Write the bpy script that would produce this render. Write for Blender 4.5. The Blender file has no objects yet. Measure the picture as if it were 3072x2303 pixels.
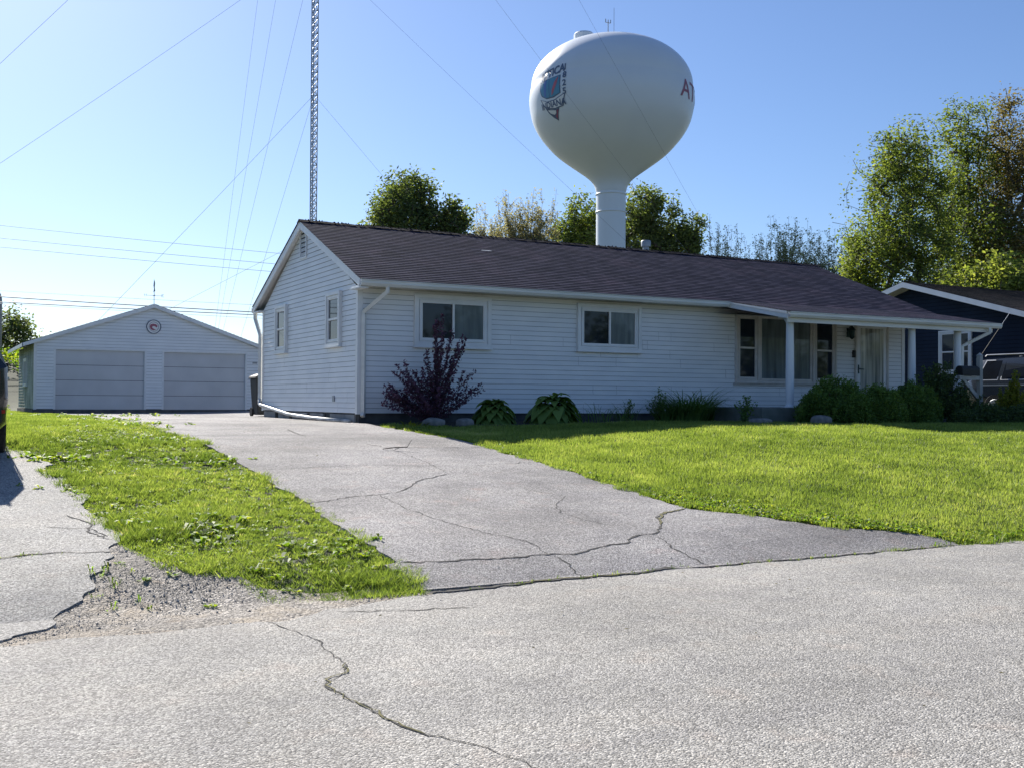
import bpy, bmesh, math, random
import numpy as np
from mathutils import Matrix, Vector
sc = bpy.context.scene
COL = sc.collection
rng = np.random.default_rng(7)
random.seed(7)
R = math.radians
# ------------------------------------------------------------------ camera
EYE = 1.55
AZ = R(28.44); PIT = R(0.90); ROL = 0.0062
cam_d = bpy.data.cameras.new('camera'); cam = bpy.data.objects.new('camera', cam_d); COL.objects.link(cam)
fw = Vector((math.sin(AZ), math.cos(AZ), 0)); rt = Vector((math.cos(AZ), -math.sin(AZ), 0)); upv = Vector((0, 0, 1))
f2 = fw*math.cos(PIT)+upv*math.sin(PIT); u2 = -fw*math.sin(PIT)+upv*math.cos(PIT)
r3 = rt*math.cos(ROL)+u2*math.sin(ROL); u3 = -rt*math.sin(ROL)+u2*math.cos(ROL)
m = Matrix((r3, u3, -f2)).transposed().to_4x4(); m.translation = Vector((0, 0, EYE))
cam.matrix_world = m
cam_d.sensor_width = 36; cam_d.lens = 3270.0/3072*36; cam_d.clip_start = .1; cam_d.clip_end = 6000
sc.camera = cam
# ------------------------------------------------------------------ sky, sun, exposure
SUN_EL = R(33); SUN_AZ = R(-1.5)          # azimuth clockwise from +Y
w = bpy.data.worlds.new('World'); sc.world = w; w.use_nodes = True
wn = w.node_tree.nodes; bg = wn['Background']
sky = wn.new('ShaderNodeTexSky'); sky.sky_type = 'NISHITA'; sky.sun_disc = False
sky.sun_elevation = SUN_EL; sky.sun_rotation = SUN_AZ; sky.altitude = 200
sky.air_density = 1.0; sky.dust_density = 0.5; sky.ozone_density = 4.0
tint = wn.new('ShaderNodeMix'); tint.data_type = 'RGBA'; tint.blend_type = 'MULTIPLY'; tint.inputs['Factor'].default_value = 1; tint.inputs['B'].default_value = (.86, .92, 1.06, 1); w.node_tree.links.new(sky.outputs[0], tint.inputs['A']); w.node_tree.links.new(tint.outputs['Result'], bg.inputs[0]); bg.inputs[1].default_value = 0.062
sd = bpy.data.lights.new('sun', 'SUN'); so = bpy.data.objects.new('sun', sd); COL.objects.link(so)
sd.energy = 5.0; sd.angle = R(.53); sd.color = (1, .945, .86)
sv = Vector((math.sin(SUN_AZ)*math.cos(SUN_EL), math.cos(SUN_AZ)*math.cos(SUN_EL), math.sin(SUN_EL)))
so.rotation_euler = sv.to_track_quat('Z', 'Y').to_euler()
sc.view_settings.view_transform = 'Standard'; sc.view_settings.look = 'None'
sc.view_settings.exposure = 1.02; sc.view_settings.gamma = 1
sc.cycles.max_bounces = 6; sc.cycles.transparent_max_bounces = 8
sc.cycles.use_denoising = True
# ------------------------------------------------------------------ helpers
def tag(o, label=None, cat=None, group=None, kind=None):
    if label: o['label'] = label
    if cat: o['category'] = cat
    if group: o['group'] = group
    if kind: o['kind'] = kind
    return o
def empty(name, loc, label=None, cat=None, group=None):
    o = bpy.data.objects.new(name, None); COL.objects.link(o); o.location = loc
    o.empty_display_size = .2
    return tag(o, label, cat, group)
class MB:
    def __init__(s): s.v = []; s.f = []; s.m = []; s.uv = {}
    def add(s, vs, fs, mi=0):
        b = len(s.v); s.v += [tuple(x) for x in vs]
        for f in fs: s.f.append(tuple(b+i for i in f)); s.m.append(mi)
        return b
    def quad(s, a, b, c, d, mi=0, uv=None):
        s.add([a, b, c, d], [(0, 1, 2, 3)], mi)
        if uv: s.uv[len(s.f)-1] = uv
    def poly(s, pts, mi=0): s.add(pts, [tuple(range(len(pts)))], mi)
    def box(s, x0, x1, y0, y1, z0, z1, mi=0, T=None):
        c = [(x, y, z) for z in (z0, z1) for (x, y) in ((x0, y0), (x1, y0), (x1, y1), (x0, y1))]
        if T: c = [T(*p) for p in c]
        s.add(c, [(3, 2, 1, 0), (4, 5, 6, 7), (0, 1, 5, 4), (1, 2, 6, 5), (2, 3, 7, 6), (3, 0, 4, 7)], mi)
    def prism(s, poly, p0, p1, U, V, mi=0, cap=True):
        """extrude 2D poly (u,v) from p0 to p1 with axes U,V"""
        n = len(poly); p0 = Vector(p0); p1 = Vector(p1); U = Vector(U); V = Vector(V)
        vs = [p0+U*a+V*b for a, b in poly]+[p1+U*a+V*b for a, b in poly]
        fs = [(i, (i+1) % n, n+(i+1) % n, n+i) for i in range(n)]
        if cap: fs += [tuple(range(n))[::-1], tuple(range(n, 2*n))]
        s.add(vs, fs, mi)
    def tube(s, pts, r, n=6, mi=0, cap=True):
        pts = [Vector(p) for p in pts]; k = len(pts)
        rs = r if hasattr(r, '__len__') else [r]*k
        vs = []; prev = None
        for i, p in enumerate(pts):
            d = (pts[min(i+1, k-1)]-pts[max(i-1, 0)])
            if d.length < 1e-9: d = Vector((0, 0, 1))
            d.normalize()
            if prev is None:
                a = Vector((1, 0, 0)) if abs(d.x) < .9 else Vector((0, 1, 0))
                prev = (a-d*a.dot(d)).normalized()
            else:
                prev = (prev-d*prev.dot(d)).normalized()
            q = d.cross(prev)
            for j in range(n):
                t = 2*math.pi*j/n; vs.append(p+(prev*math.cos(t)+q*math.sin(t))*rs[i])
        fs = [(i*n+j, i*n+(j+1) % n, (i+1)*n+(j+1) % n, (i+1)*n+j) for i in range(k-1) for j in range(n)]
        if cap: fs += [tuple(range(n))[::-1], tuple(range((k-1)*n, k*n))]
        s.add(vs, fs, mi)
    def lathe(s, prof, c=(0, 0, 0), n=32, mi=0):
        cx, cy, cz = c; vs = []
        for r_, z in prof:
            for j in range(n):
                t = 2*math.pi*j/n; vs.append((cx+r_*math.cos(t), cy+r_*math.sin(t), cz+z))
        k = len(prof)
        s.add(vs, [(i*n+j, i*n+(j+1) % n, (i+1)*n+(j+1) % n, (i+1)*n+j) for i in range(k-1) for j in range(n)], mi)
    def blade(s, base, d, L, wd, droop=.5, n=4, rise=1.0, prof=None, mi=0, cup=0):
        """curved leaf strip. d: horizontal unit dir"""
        base = Vector(base); d = Vector(d); side = Vector((-d.y, d.x, 0)); vs = []
        for i in range(n+1):
            t = i/n; h = L*(rise*t-droop*t*t); o = L*(.35*t+.65*t*t*min(1, droop+.2)) if prof is None else L*t*.9
            ww = wd*(prof[i] if prof else (1-t)**.7+.02)
            c = base+d*o+Vector((0, 0, h))
            vs += [c-side*ww+Vector((0, 0, cup*ww)), c+side*ww+Vector((0, 0, cup*ww))]
            if cup: vs.append(c)
        k = 3 if cup else 2
        if cup: fs = [f for i in range(n) for f in ((i*3, i*3+2, i*3+5, i*3+3), (i*3+2, i*3+1, i*3+4, i*3+5))]
        else: fs = [(i*2, i*2+1, i*2+3, i*2+2) for i in range(n)]
        s.add(vs, fs, mi)
    def build(s, name, mats, parent=None, smooth=False, loc=None):
        me = bpy.data.meshes.new(name); me.from_pydata(s.v, [], s.f)
        mats = mats if isinstance(mats, (list, tuple)) else [mats]
        for mm in mats: me.materials.append(mm)
        me.polygons.foreach_set('material_index', s.m)
        if s.uv:
            ul = me.uv_layers.new(name='UVMap')
            for p in me.polygons:
                if p.index in s.uv:
                    for li, u in zip(p.loop_indices, s.uv[p.index]): ul.data[li].uv = u
        if smooth: me.polygons.foreach_set('use_smooth', [True]*len(me.polygons))
        me.update()
        o = bpy.data.objects.new(name, me); COL.objects.link(o)
        if parent:
            o.parent = parent; pl = parent.location
            g = parent
            off = Vector((0, 0, 0))
            while g: off += g.location; g = g.parent
            me.transform(Matrix.Translation(-off))
        return o
def recalc(o):
    bm = bmesh.new(); bm.from_mesh(o.data); bmesh.ops.recalc_face_normals(bm, faces=bm.faces); bm.to_mesh(o.data); bm.free()
    return o
def bevel(o, wd=.01, seg=2):
    md = o.modifiers.new('bevel', 'BEVEL'); md.width = wd; md.segments = seg; md.limit_method = 'ANGLE'
    return o
def copy_tree(o, parent=None):
    c = o.copy(); COL.objects.link(c); c.parent = parent
    for ch in list(o.children): copy_tree(ch, c)
    return c
# ------------------------------------------------------------------ materials
def newmat(name):
    mt = bpy.data.materials.new(name); mt.use_nodes = True; nt = mt.node_tree
    return mt, nt, nt.nodes['Principled BSDF']
def N(nt, t, **kw):
    n = nt.nodes.new('ShaderNode'+t)
    for k, v in kw.items():
        if k in n.inputs: n.inputs[k].default_value = v
        else: setattr(n, k, v)
    return n
def ramp(nt, fac, stops):
    r = N(nt, 'ValToRGB'); e = r.color_ramp.elements
    while len(e) < len(stops): e.new(.5)
    for i, (p, c) in enumerate(stops): e[i].position = p; e[i].color = (*c, 1)
    nt.links.new(fac, r.inputs[0]); return r.outputs[0]
def noisy(name, c0, c1, scale=8, rough=.7, bump=0, bscale=None, detail=6, spec=.5, metal=0, c2=None, stretch=None, bdist=.01):
    mt, nt, b = newmat(name); tc = N(nt, 'TexCoord')
    vec = tc.outputs['Object']
    if stretch:
        mp = N(nt, 'Mapping'); mp.inputs['Scale'].default_value = stretch; nt.links.new(vec, mp.inputs[0]); vec = mp.outputs[0]
    n = N(nt, 'TexNoise', Scale=scale, Detail=detail); nt.links.new(vec, n.inputs['Vector'])
    st = [(.3, c0), (.7, c1)] if c2 is None else [(.28, c0), (.5, c1), (.72, c2)]
    nt.links.new(ramp(nt, n.outputs[0], st), b.inputs['Base Color'])
    b.inputs['Roughness'].default_value = rough; b.inputs['Metallic'].default_value = metal
    b.inputs['Specular IOR Level'].default_value = spec
    if bump:
        n2 = N(nt, 'TexNoise', Scale=bscale or scale*4, Detail=4); nt.links.new(vec, n2.inputs['Vector'])
        bp = N(nt, 'Bump', Strength=bump, Distance=bdist); nt.links.new(n2.outputs[0], bp.inputs['Height']); nt.links.new(bp.outputs[0], b.inputs['Normal'])
    return mt
def asphalt(name, base, var, pat0, pat1, gs=70, bd=.012, rough=.85, tint=None, bs=1.0, blotch=None):
    mt, nt, b = newmat(name); tc = N(nt, 'TexCoord'); O = tc.outputs['Object']
    vo = N(nt, 'TexVoronoi', Scale=gs, Randomness=1); nt.links.new(O, vo.inputs['Vector'])
    n1 = N(nt, 'TexNoise', Scale=gs*1.3, Detail=3, Roughness=.7); nt.links.new(O, n1.inputs['Vector'])
    n2 = N(nt, 'TexNoise', Scale=.55, Detail=5, Roughness=.6); nt.links.new(O, n2.inputs['Vector'])
    n3 = N(nt, 'TexNoise', Scale=3.1, Detail=4); nt.links.new(O, n3.inputs['Vector'])
    # aggregate colour: every stone of the voronoi its own grey
    sep = N(nt, 'SeparateColor'); nt.links.new(vo.outputs['Color'], sep.inputs[0])
    g = ramp(nt, sep.outputs[0], [(0, [x*(1-var) for x in base]), (.55, base), (1, [min(1, x*(1+var*1.3)) for x in base])])
    m1 = N(nt, 'Mix', data_type='RGBA', blend_type='MULTIPLY'); m1.inputs['Factor'].default_value = 1
    nt.links.new(g, m1.inputs['A']); nt.links.new(ramp(nt, n2.outputs[0], [(.35, (pat0,)*3), (.65, (pat1,)*3)]), m1.inputs['B'])
    m2 = N(nt, 'Mix', data_type='RGBA', blend_type='MULTIPLY'); m2.inputs['Factor'].default_value = 1
    nt.links.new(m1.outputs['Result'], m2.inputs['A'])
    nt.links.new(ramp(nt, n3.outputs[0], [(.3, (.88, .88, .9)), (.6, (1, 1, 1)), (.78, tint or (1.05, .98, .95))]), m2.inputs['B'])
    m3 = N(nt, 'Mix', data_type='RGBA', blend_type='MULTIPLY'); m3.inputs['Factor'].default_value = .8
    nt.links.new(m2.outputs['Result'], m3.inputs['A'])
    nt.links.new(ramp(nt, n1.outputs[0], [(.36, (.42, .42, .44)), (.5, (1, 1, 1))]), m3.inputs['B'])
    mp = N(nt, 'Mapping'); mp.inputs['Scale'].default_value = (.10, 1.1, 1); nt.links.new(O, mp.inputs[0]); n5 = N(nt, 'TexNoise', Scale=1.0, Detail=4, Roughness=.65); nt.links.new(mp.outputs[0], n5.inputs['Vector'])
    m5 = N(nt, 'Mix', data_type='RGBA', blend_type='MULTIPLY'); m5.inputs['Factor'].default_value = 1; nt.links.new(m3.outputs['Result'], m5.inputs['A'])
    nt.links.new(ramp(nt, n5.outputs[0], [(.3, (.84, .84, .86)), (.5, (1, 1, 1)), (.7, (1.08, 1.06, 1.04))]), m5.inputs['B'])
    last = m5
    if blotch:
        n6 = N(nt, 'TexNoise', Scale=.9, Detail=6, Roughness=.7); nt.links.new(O, n6.inputs['Vector']); m6 = N(nt, 'Mix', data_type='RGBA'); m6.inputs['B'].default_value = (*blotch, 1)
        nt.links.new(ramp(nt, n6.outputs[0], [(.48, (0, 0, 0)), (.62, (.75, .75, .75))]), m6.inputs['Factor']); nt.links.new(m5.outputs['Result'], m6.inputs['A']); last = m6
    nt.links.new(last.outputs['Result'], b.inputs['Base Color']); b.inputs['Roughness'].default_value = rough
    b.inputs['Specular IOR Level'].default_value = .35
    mx = N(nt, 'Math', operation='ADD'); nt.links.new(n1.outputs[0], mx.inputs[0])
    inv = N(nt, 'Math', operation='MULTIPLY'); inv.inputs[1].default_value = -.9; nt.links.new(vo.outputs['Distance'], inv.inputs[0]); nt.links.new(inv.outputs[0], mx.inputs[1])
    bp = N(nt, 'Bump', Strength=bs, Distance=bd); nt.links.new(mx.outputs[0], bp.inputs['Height']); nt.links.new(bp.outputs[0], b.inputs['Normal'])
    return mt
def leafmat(name, stops, trans=.45, tcol=(1.5, 1.45, .6), rough=.6, spec=.3):
    """foliage: colour by the per-vertex value 'v', part of the light passes through"""
    mt, nt, b = newmat(name)
    at = N(nt, 'Attribute', attribute_name='v'); c = ramp(nt, at.outputs['Fac'], stops)
    nt.links.new(c, b.inputs['Base Color']); b.inputs['Roughness'].default_value = rough
    b.inputs['Specular IOR Level'].default_value = spec
    tm = N(nt, 'Mix', data_type='RGBA', blend_type='MULTIPLY'); tm.inputs['Factor'].default_value = 1; tm.clamp_result = False
    nt.links.new(c, tm.inputs['A']); tm.inputs['B'].default_value = (*tcol, 1)
    tr = N(nt, 'BsdfTranslucent'); nt.links.new(tm.outputs['Result'], tr.inputs[0])
    mx = N(nt, 'MixShader'); mx.inputs[0].default_value = trans
    out = nt.nodes['Material Output']
    nt.links.new(b.outputs[0], mx.inputs[1]); nt.links.new(tr.outputs[0], mx.inputs[2]); nt.links.new(mx.outputs[0], out.inputs[0])
    return mt
M = {}
M['siding'] = noisy('white_vinyl_siding', (.70, .72, .74), (.80, .81, .82), 1.3, .5, .05, 30, stretch=(1, 1, 2.5))
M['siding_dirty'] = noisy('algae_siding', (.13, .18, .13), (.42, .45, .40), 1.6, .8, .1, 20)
M['trim'] = noisy('white_trim', (.66, .68, .69), (.76, .77, .78), 3, .45)
M['trim_beige'] = noisy('beige_trim', (.50, .47, .44), (.62, .59, .56), 5, .5)
M['gutter'] = noisy('gutter_metal', (.60, .60, .57), (.74, .74, .71), 2, .35, stretch=(.4, 1, 3))
M['old_pipe'] = noisy('weathered_pipe', (.18, .19, .19), (.68, .70, .70), 3.5, .4)
M['soffit'] = noisy('soffit', (.50, .48, .42), (.60, .58, .51), 3, .6)
M['block'] = noisy('concrete_block', (.16, .17, .18), (.34, .34, .33), 3, .9, .3, 40)
M['slab'] = noisy('dark_concrete', (.05, .055, .06), (.11, .11, .11), 4, .9, .2, 40)
M['porch'] = noisy('porch_concrete', (.10, .13, .12), (.18, .2, .19), 4, .85, .2, 40)
M['garagedoor'] = noisy('garage_door_paint', (.50, .51, .53), (.57, .58, .60), 1.2, .45)
M['white'] = noisy('painted_metal_white', (.66, .70, .75), (.70, .74, .78), .3, .38)
M['galv'] = noisy('galvanized_steel', (.22, .24, .26), (.38, .40, .42), 3, .5, metal=.3)
M['wire'] = noisy('wire', (.06, .07, .08), (.1, .11, .12), 1, .6)
M['wire_steel'] = noisy('steel_strand', (.12, .13, .15), (.2, .2, .22), 1, .6)
M['black'] = noisy('black_plastic', (.008, .010, .012), (.016, .018, .020), 5, .7)
M['rubber'] = noisy('tyre_rubber', (.012, .012, .012), (.03, .03, .03), 20, .85)
M['chrome'] = noisy('bright_metal', (.5, .5, .5), (.6, .6, .6), 2, .2, metal=.9)
M['rock'] = noisy('field_stone', (.12, .12, .12), (.28, .27, .25), 7, .9, .5, 20)
M['bark'] = noisy('bark', (.035, .03, .026), (.09, .078, .065), 9, .95, .5, 30, stretch=(1, 1, .25))
M['twig'] = noisy('twig_bark', (.08, .07, .055), (.15, .13, .10), 9, .95)
M['wood'] = noisy('weathered_wood', (.30, .31, .30), (.45, .45, .43), 6, .8, .2, 30, stretch=(1, 1, .2))
M['navy'] = noisy('navy_siding', (.014, .022, .040), (.020, .031, .054), 1.5, .85, spec=.15)
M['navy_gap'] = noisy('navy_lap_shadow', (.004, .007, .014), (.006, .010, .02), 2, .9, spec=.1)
M['crack'] = noisy('crack_fill', (.02, .02, .02), (.07, .065, .06), 30, 1)
M['crackdirt'] = noisy('mossy_crack', (.05, .055, .02), (.16, .14, .05), 9, 1)
def glass(name, c0, c1, scale=1.5, rough=.03, stretch=None):
    mt = noisy(name, c0, c1, scale, rough, stretch=stretch, spec=.3)
    return mt
M['glass'] = glass('dark_window_glass', (.008, .013, .020), (.025, .035, .05), 1.1)
M['glass_curtain'] = glass('curtained_glass', (.08, .10, .11), (.20, .24, .25), 1.2, stretch=(5, 5, .5))
M['glass_drape'] = glass('draped_glass', (.07, .08, .08), (.75, .75, .68), 1.1, stretch=(9, 9, .35))
M['carglass'] = noisy('car_glass', (.003, .004, .006), (.006, .008, .011), 2, .15, spec=.15)
def flat(name, c, rough=.5, metal=0):
    return noisy(name, [x*.92 for x in c], c, 2, rough, metal=metal)
M['navy_paint'] = flat('navy_lettering', (.09, .13, .22)); M['maroon'] = flat('maroon_lettering', (.30, .09, .14))
M['teal'] = flat('teal_paint', (.08, .28, .42)); M['blue_paint'] = flat('blue_paint', (.08, .18, .45)); M['red'] = flat('red_paint', (.50, .12, .16))
M['white_paint'] = flat('sign_white', (.75, .75, .75)); M['bronze'] = flat('green_bronze', (.02, .05, .05), .4, .6)
M['signred'] = flat('sign_red', (.35, .10, .14)); M['signblue'] = flat('sign_blue', (.04, .08, .14))
M['tail'] = flat('tail_light', (.45, .02, .01), .2); M['carpaint'] = flat('dark_car_paint', (.010, .014, .020), .2); M['carpaint'].node_tree.nodes['Principled BSDF'].inputs['Coat Weight'].default_value = 1
M['carsilver'] = flat('silver_body_trim', (.45, .46, .47), .3, .5)
# roof shingles: rows by geometry, tabs by UV brick
def shingles(name, a, b_, mortar, k=1):
    mt, nt, b = newmat(name); uv = N(nt, 'UVMap'); br = N(nt, 'TexBrick')
    br.inputs['Scale'].default_value = 1; br.inputs['Brick Width'].default_value = .30*k; br.inputs['Row Height'].default_value = .127*k
    br.inputs['Mortar Size'].default_value = .006; br.inputs['Color1'].default_value = (*a, 1); br.inputs['Color2'].default_value = (*b_, 1); br.inputs['Mortar'].default_value = (*mortar, 1)
    nt.links.new(uv.outputs[0], br.inputs['Vector'])
    n = N(nt, 'TexNoise', Scale=1.1, Detail=6); tc = N(nt, 'TexCoord'); nt.links.new(tc.outputs['Object'], n.inputs['Vector'])
    n2 = N(nt, 'TexNoise', Scale=90, Detail=2); nt.links.new(tc.outputs['Object'], n2.inputs['Vector'])
    mx = N(nt, 'Mix', data_type='RGBA', blend_type='MULTIPLY'); mx.inputs['Factor'].default_value = 1
    nt.links.new(br.outputs[0], mx.inputs['A']); nt.links.new(ramp(nt, n.outputs[0], [(.3, (.72, .76, .85)), (.5, (1, 1, 1)), (.7, (1.3, 1.12, 1.08))]), mx.inputs['B'])
    m2 = N(nt, 'Mix', data_type='RGBA', blend_type='MULTIPLY'); m2.inputs['Factor'].default_value = .7
    nt.links.new(mx.outputs['Result'], m2.inputs['A']); nt.links.new(ramp(nt, n2.outputs[0], [(.35, (.5, .5, .5)), (.65, (1.3, 1.3, 1.3))]), m2.inputs['B'])
    nt.links.new(m2.outputs['Result'], b.inputs['Base Color']); b.inputs['Roughness'].default_value = .9
    b.inputs['Specular IOR Level'].default_value = .03
    bp = N(nt, 'Bump', Strength=.5, Distance=.004); nt.links.new(n2.outputs[0], bp.inputs['Height']); nt.links.new(bp.outputs[0], b.inputs['Normal'])
    return mt
M['shingle'] = shingles('asphalt_shingles', (.058, .058, .094), (.022, .026, .050), (.010, .012, .022))
M['shingle2'] = shingles('grey_shingles', (.15, .15, .155), (.07, .072, .08), (.03, .03, .03))
M['road'] = asphalt('road_asphalt', (.37, .357, .33), .5, .84, 1.1, 92, .009)
M['drive'] = asphalt('driveway_asphalt', (.35, .335, .325), .55, .66, 1.18, 95, .010, tint=(1.12, 1.0, .97))
M['ndrive'] = asphalt('neighbor_driveway_asphalt', (.385, .375, .35), .55, .84, 1.1, 92, .009)
M['gravel'] = asphalt('gravel', (.36, .33, .29), .7, .6, 1.3, 60, .02, tint=(1.25, 1.05, .85), bs=1.0, blotch=(.46, .38, .28))
M['dirt'] = noisy('lawn_soil', (.035, .042, .022), (.06, .07, .035), 3, .95, .4, 30)
M['sand'] = noisy('sandy_dirt', (.30, .24, .17), (.50, .43, .34), 6, .95, .3, 60, c2=(.40, .37, .33))
M['mulch'] = noisy('mulch_bed', (.02, .02, .018), (.05, .045, .035), 12, .95, .6, 40)
GR = [(0, (.055, .10, .022)), (.5, (.18, .25, .065)), (.85, (.29, .36, .12)), (1, (.42, .41, .24))]
M['shade_grime'] = noisy('lap_shade_grime', (.18, .19, .20), (.40, .41, .42), 2.5, .9, stretch=(1, 1, 6))  # shade line of each siding lap put into the colour, along with lap dirt
M['grass'] = leafmat('grass_blades', GR, .55, (1.8, 1.7, .8), .5, .4)
M['weed'] = leafmat('broad_weeds', [(0, (.06, .12, .015)), (.6, (.14, .24, .03)), (1, (.26, .30, .05))], .5, (1.9, 1.8, .6))
M['leaf_dense'] = leafmat('maple_leaves', [(0, (.06, .085, .045)), (.5, (.12, .165, .065)), (1, (.24, .29, .11))], .5)
M['leaf_mid'] = leafmat('oak_leaves', [(0, (.05, .08, .026)), (.5, (.13, .18, .05)), (1, (.28, .32, .10))], .55)
M['leaf_brown'] = leafmat('bronze_leaves', [(0, (.09, .085, .045)), (.5, (.19, .17, .075)), (1, (.20, .25, .08))], .5, (1.5, 1.3, .7))
M['leaf_pale'] = leafmat('pale_spring_leaves', [(0, (.20, .19, .12)), (.5, (.30, .30, .17)), (1, (.38, .36, .22))], .5, (1.4, 1.3, .8))
M['leaf_pale2'] = leafmat('pale_green_leaves', [(0, (.22, .27, .17)), (1, (.36, .40, .25))], .5, (1.4, 1.3, .8))
M['leaf_purple'] = leafmat('purple_leaves', [(0, (.05, .025, .05)), (1, (.15, .08, .13))], .3, (1.5, .8, .8))
M['leaf_dark'] = leafmat('dark_shrub_leaves', [(0, (.035, .06, .03)), (1, (.11, .17, .06))], .4)
M['leaf_box'] = leafmat('evergreen_shrub_leaves', [(0, (.05, .11, .026)), (.6, (.13, .22, .045)), (1, (.23, .32, .065))], .3)
M['leaf_hosta'] = leafmat('hosta_leaves', [(0, (.08, .15, .035)), (1, (.20, .30, .07))], .3)
M['leaf_lily'] = leafmat('daylily_leaves', [(0, (.05, .12, .03)), (1, (.14, .24, .06))], .35)
M['leaf_yellow'] = leafmat('yellow_green_leaves', [(0, (.08, .11, .015)), (1, (.26, .27, .04))], .5)
# ------------------------------------------------------------------ terrain
def sm(a, b, x):
    t = np.clip((np.asarray(x, float)-a)/(b-a), 0, 1); return t*t*(3-2*t)
DY = [-60, 0, 7.9, 8.4, 8.9, 11.1, 12.7, 15.6, 19.5, 27, 42, 60]
DZ = [0.0, 0.02, 0.05, .16, .24, .46, .64, .91, 1.09, 1.11, 1.01, 1.0]
LY = [-60, 0, 7.9, 8.5, 9.3, 11, 13, 15.4, 19, 30, 60]
LZ = [0, 0.02, 0.05, .20, .38, .70, .95, 1.10, 1.13, 1.15, 1.1]
def H(X, Y):
    a = np.interp(Y, DY, DZ); b = np.interp(Y, LY, LZ); ww = sm(7.0, 13.0, X)
    return a*(1-ww)+b*ww+sm(49, 62, Y)*2.7*(1-sm(10, 22, X))
def h(x, y): return float(H(np.array([x]), np.array([y]))[0])
_g = np.random.default_rng(3).random((256, 256))
def vnoise(x, y, s):
    x = np.asarray(x)*s+500; y = np.asarray(y)*s+500; xi = np.floor(x).astype(int); yi = np.floor(y).astype(int)
    fx = x-xi; fy = y-yi; fx = fx*fx*(3-2*fx); fy = fy*fy*(3-2*fy)
    g = lambda i, j: _g[i % 256, j % 256]
    return (g(xi, yi)*(1-fx)+g(xi+1, yi)*fx)*(1-fy)+(g(xi, yi+1)*(1-fx)+g(xi+1, yi+1)*fx)*fy
def inpoly(x, y, poly):
    ins = np.zeros(len(x), bool); n = len(poly)
    for i in range(n):
        x1, y1 = poly[i]; x2, y2 = poly[(i+1) % n]
        if y1 == y2: continue
        c = ((y1 > y) != (y2 > y)) & (x < (x2-x1)*(y-y1)/(y2-y1)+x1); ins ^= c
    return ins
# ------------------------------------------------------------------ ground sheets
xs = np.concatenate([np.linspace(-1500, -60, 12), np.arange(-50, -10, 4), np.arange(-10, 40, .5), np.arange(40, 90, 5), np.linspace(100, 1500, 10)])
ys = np.concatenate([np.linspace(-1500, -60, 12), np.arange(-50, 0, 5), np.arange(0, 24, .4), np.arange(24, 70, 1.), np.arange(70, 120, 10), np.linspace(130, 2500, 12)])
GX, GY = np.meshgrid(xs, ys); GZ = H(GX, GY)-.035
V = np.stack([GX.ravel(), GY.ravel(), GZ.ravel()], 1); nx = len(xs); ny = len(ys)
mb = MB(); mb.v = [tuple(p) for p in V.tolist()]
mb.f = [(j*nx+i, j*nx+i+1, (j+1)*nx+i+1, (j+1)*nx+i) for j in range(ny-1) for i in range(nx-1)]; mb.m = [0]*len(mb.f)
o = mb.build('ground', M['dirt'], smooth=True); tag(o, kind='structure')
def strip_sheet(name, rows, off, mat, nsub=14, extra=None, skirt=0):
    """rows: list of (pointA, pointB) in plan; fills between with nsub columns, laid on the terrain"""
    mb = MB(); vs = []
    for (a, b) in rows:
        for i in range(nsub+1):
            t = i/nsub; x = a[0]*(1-t)+b[0]*t; y = a[1]*(1-t)+b[1]*t; vs.append((x, y, h(x, y)+off))
    n = nsub+1
    mb.add(vs, [(r*n+i, r*n+i+1, (r+1)*n+i+1, (r+1)*n+i) for r in range(len(rows)-1) for i in range(nsub)])
    if skirt:
        k = len(rows)
        for seq in ([r*n for r in range(k)], [r*n+nsub for r in range(k)], list(range(n)), [(k-1)*n+i for i in range(n)]):
            for p, q in zip(seq, seq[1:]):
                a, b = vs[p], vs[q]; mb.quad(a, b, (b[0], b[1], b[2]-skirt), (a[0], a[1], a[2]-skirt))
    if extra: extra(mb)
    o = mb.build(name, mat, smooth=False); tag(o, kind='structure'); return o
def jag(x, y, a, s=3.0): return (float(vnoise(x, y, s))-.5)*a
def crack(mb, pts, wd, off, mi, sub=.06, wob=.03):
    P = []
    for (x0, y0), (x1, y1) in zip(pts, pts[1:]):
        L = math.hypot(x1-x0, y1-y0); n = max(1, int(L/sub))
        for i in range(n): P.append((x0+(x1-x0)*i/n, y0+(y1-y0)*i/n))
    P.append(pts[-1]); Q = []
    for i, (x, y) in enumerate(P): Q.append((x+random.uniform(-wob, wob), y+random.uniform(-wob, wob)))
    vs = []
    for i, (x, y) in enumerate(Q):
        a = Q[max(i-1, 0)]; b = Q[min(i+1, len(Q)-1)]; dx, dy = b[0]-a[0], b[1]-a[1]; L = math.hypot(dx, dy) or 1
        ww = wd*(.35+random.random()*.9)
        if i in (0, len(Q)-1): ww = .002
        for sgn in (-1, 1):
            X = x-dy/L*ww*sgn*.5; Y = y+dx/L*ww*sgn*.5; vs.append((X, Y, h(X, Y)+off))
    mb.add(vs, [(2*i, 2*i+1, 2*i+3, 2*i+2) for i in range(len(Q)-1)], mi)
def ly(pts, y):   # x at y on a polyline with varying y
    yy = [p[1] for p in pts]; xx = [p[0] for p in pts]; k = np.argsort(yy); return float(np.interp(y, np.array(yy)[k], np.array(xx)[k]))
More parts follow.
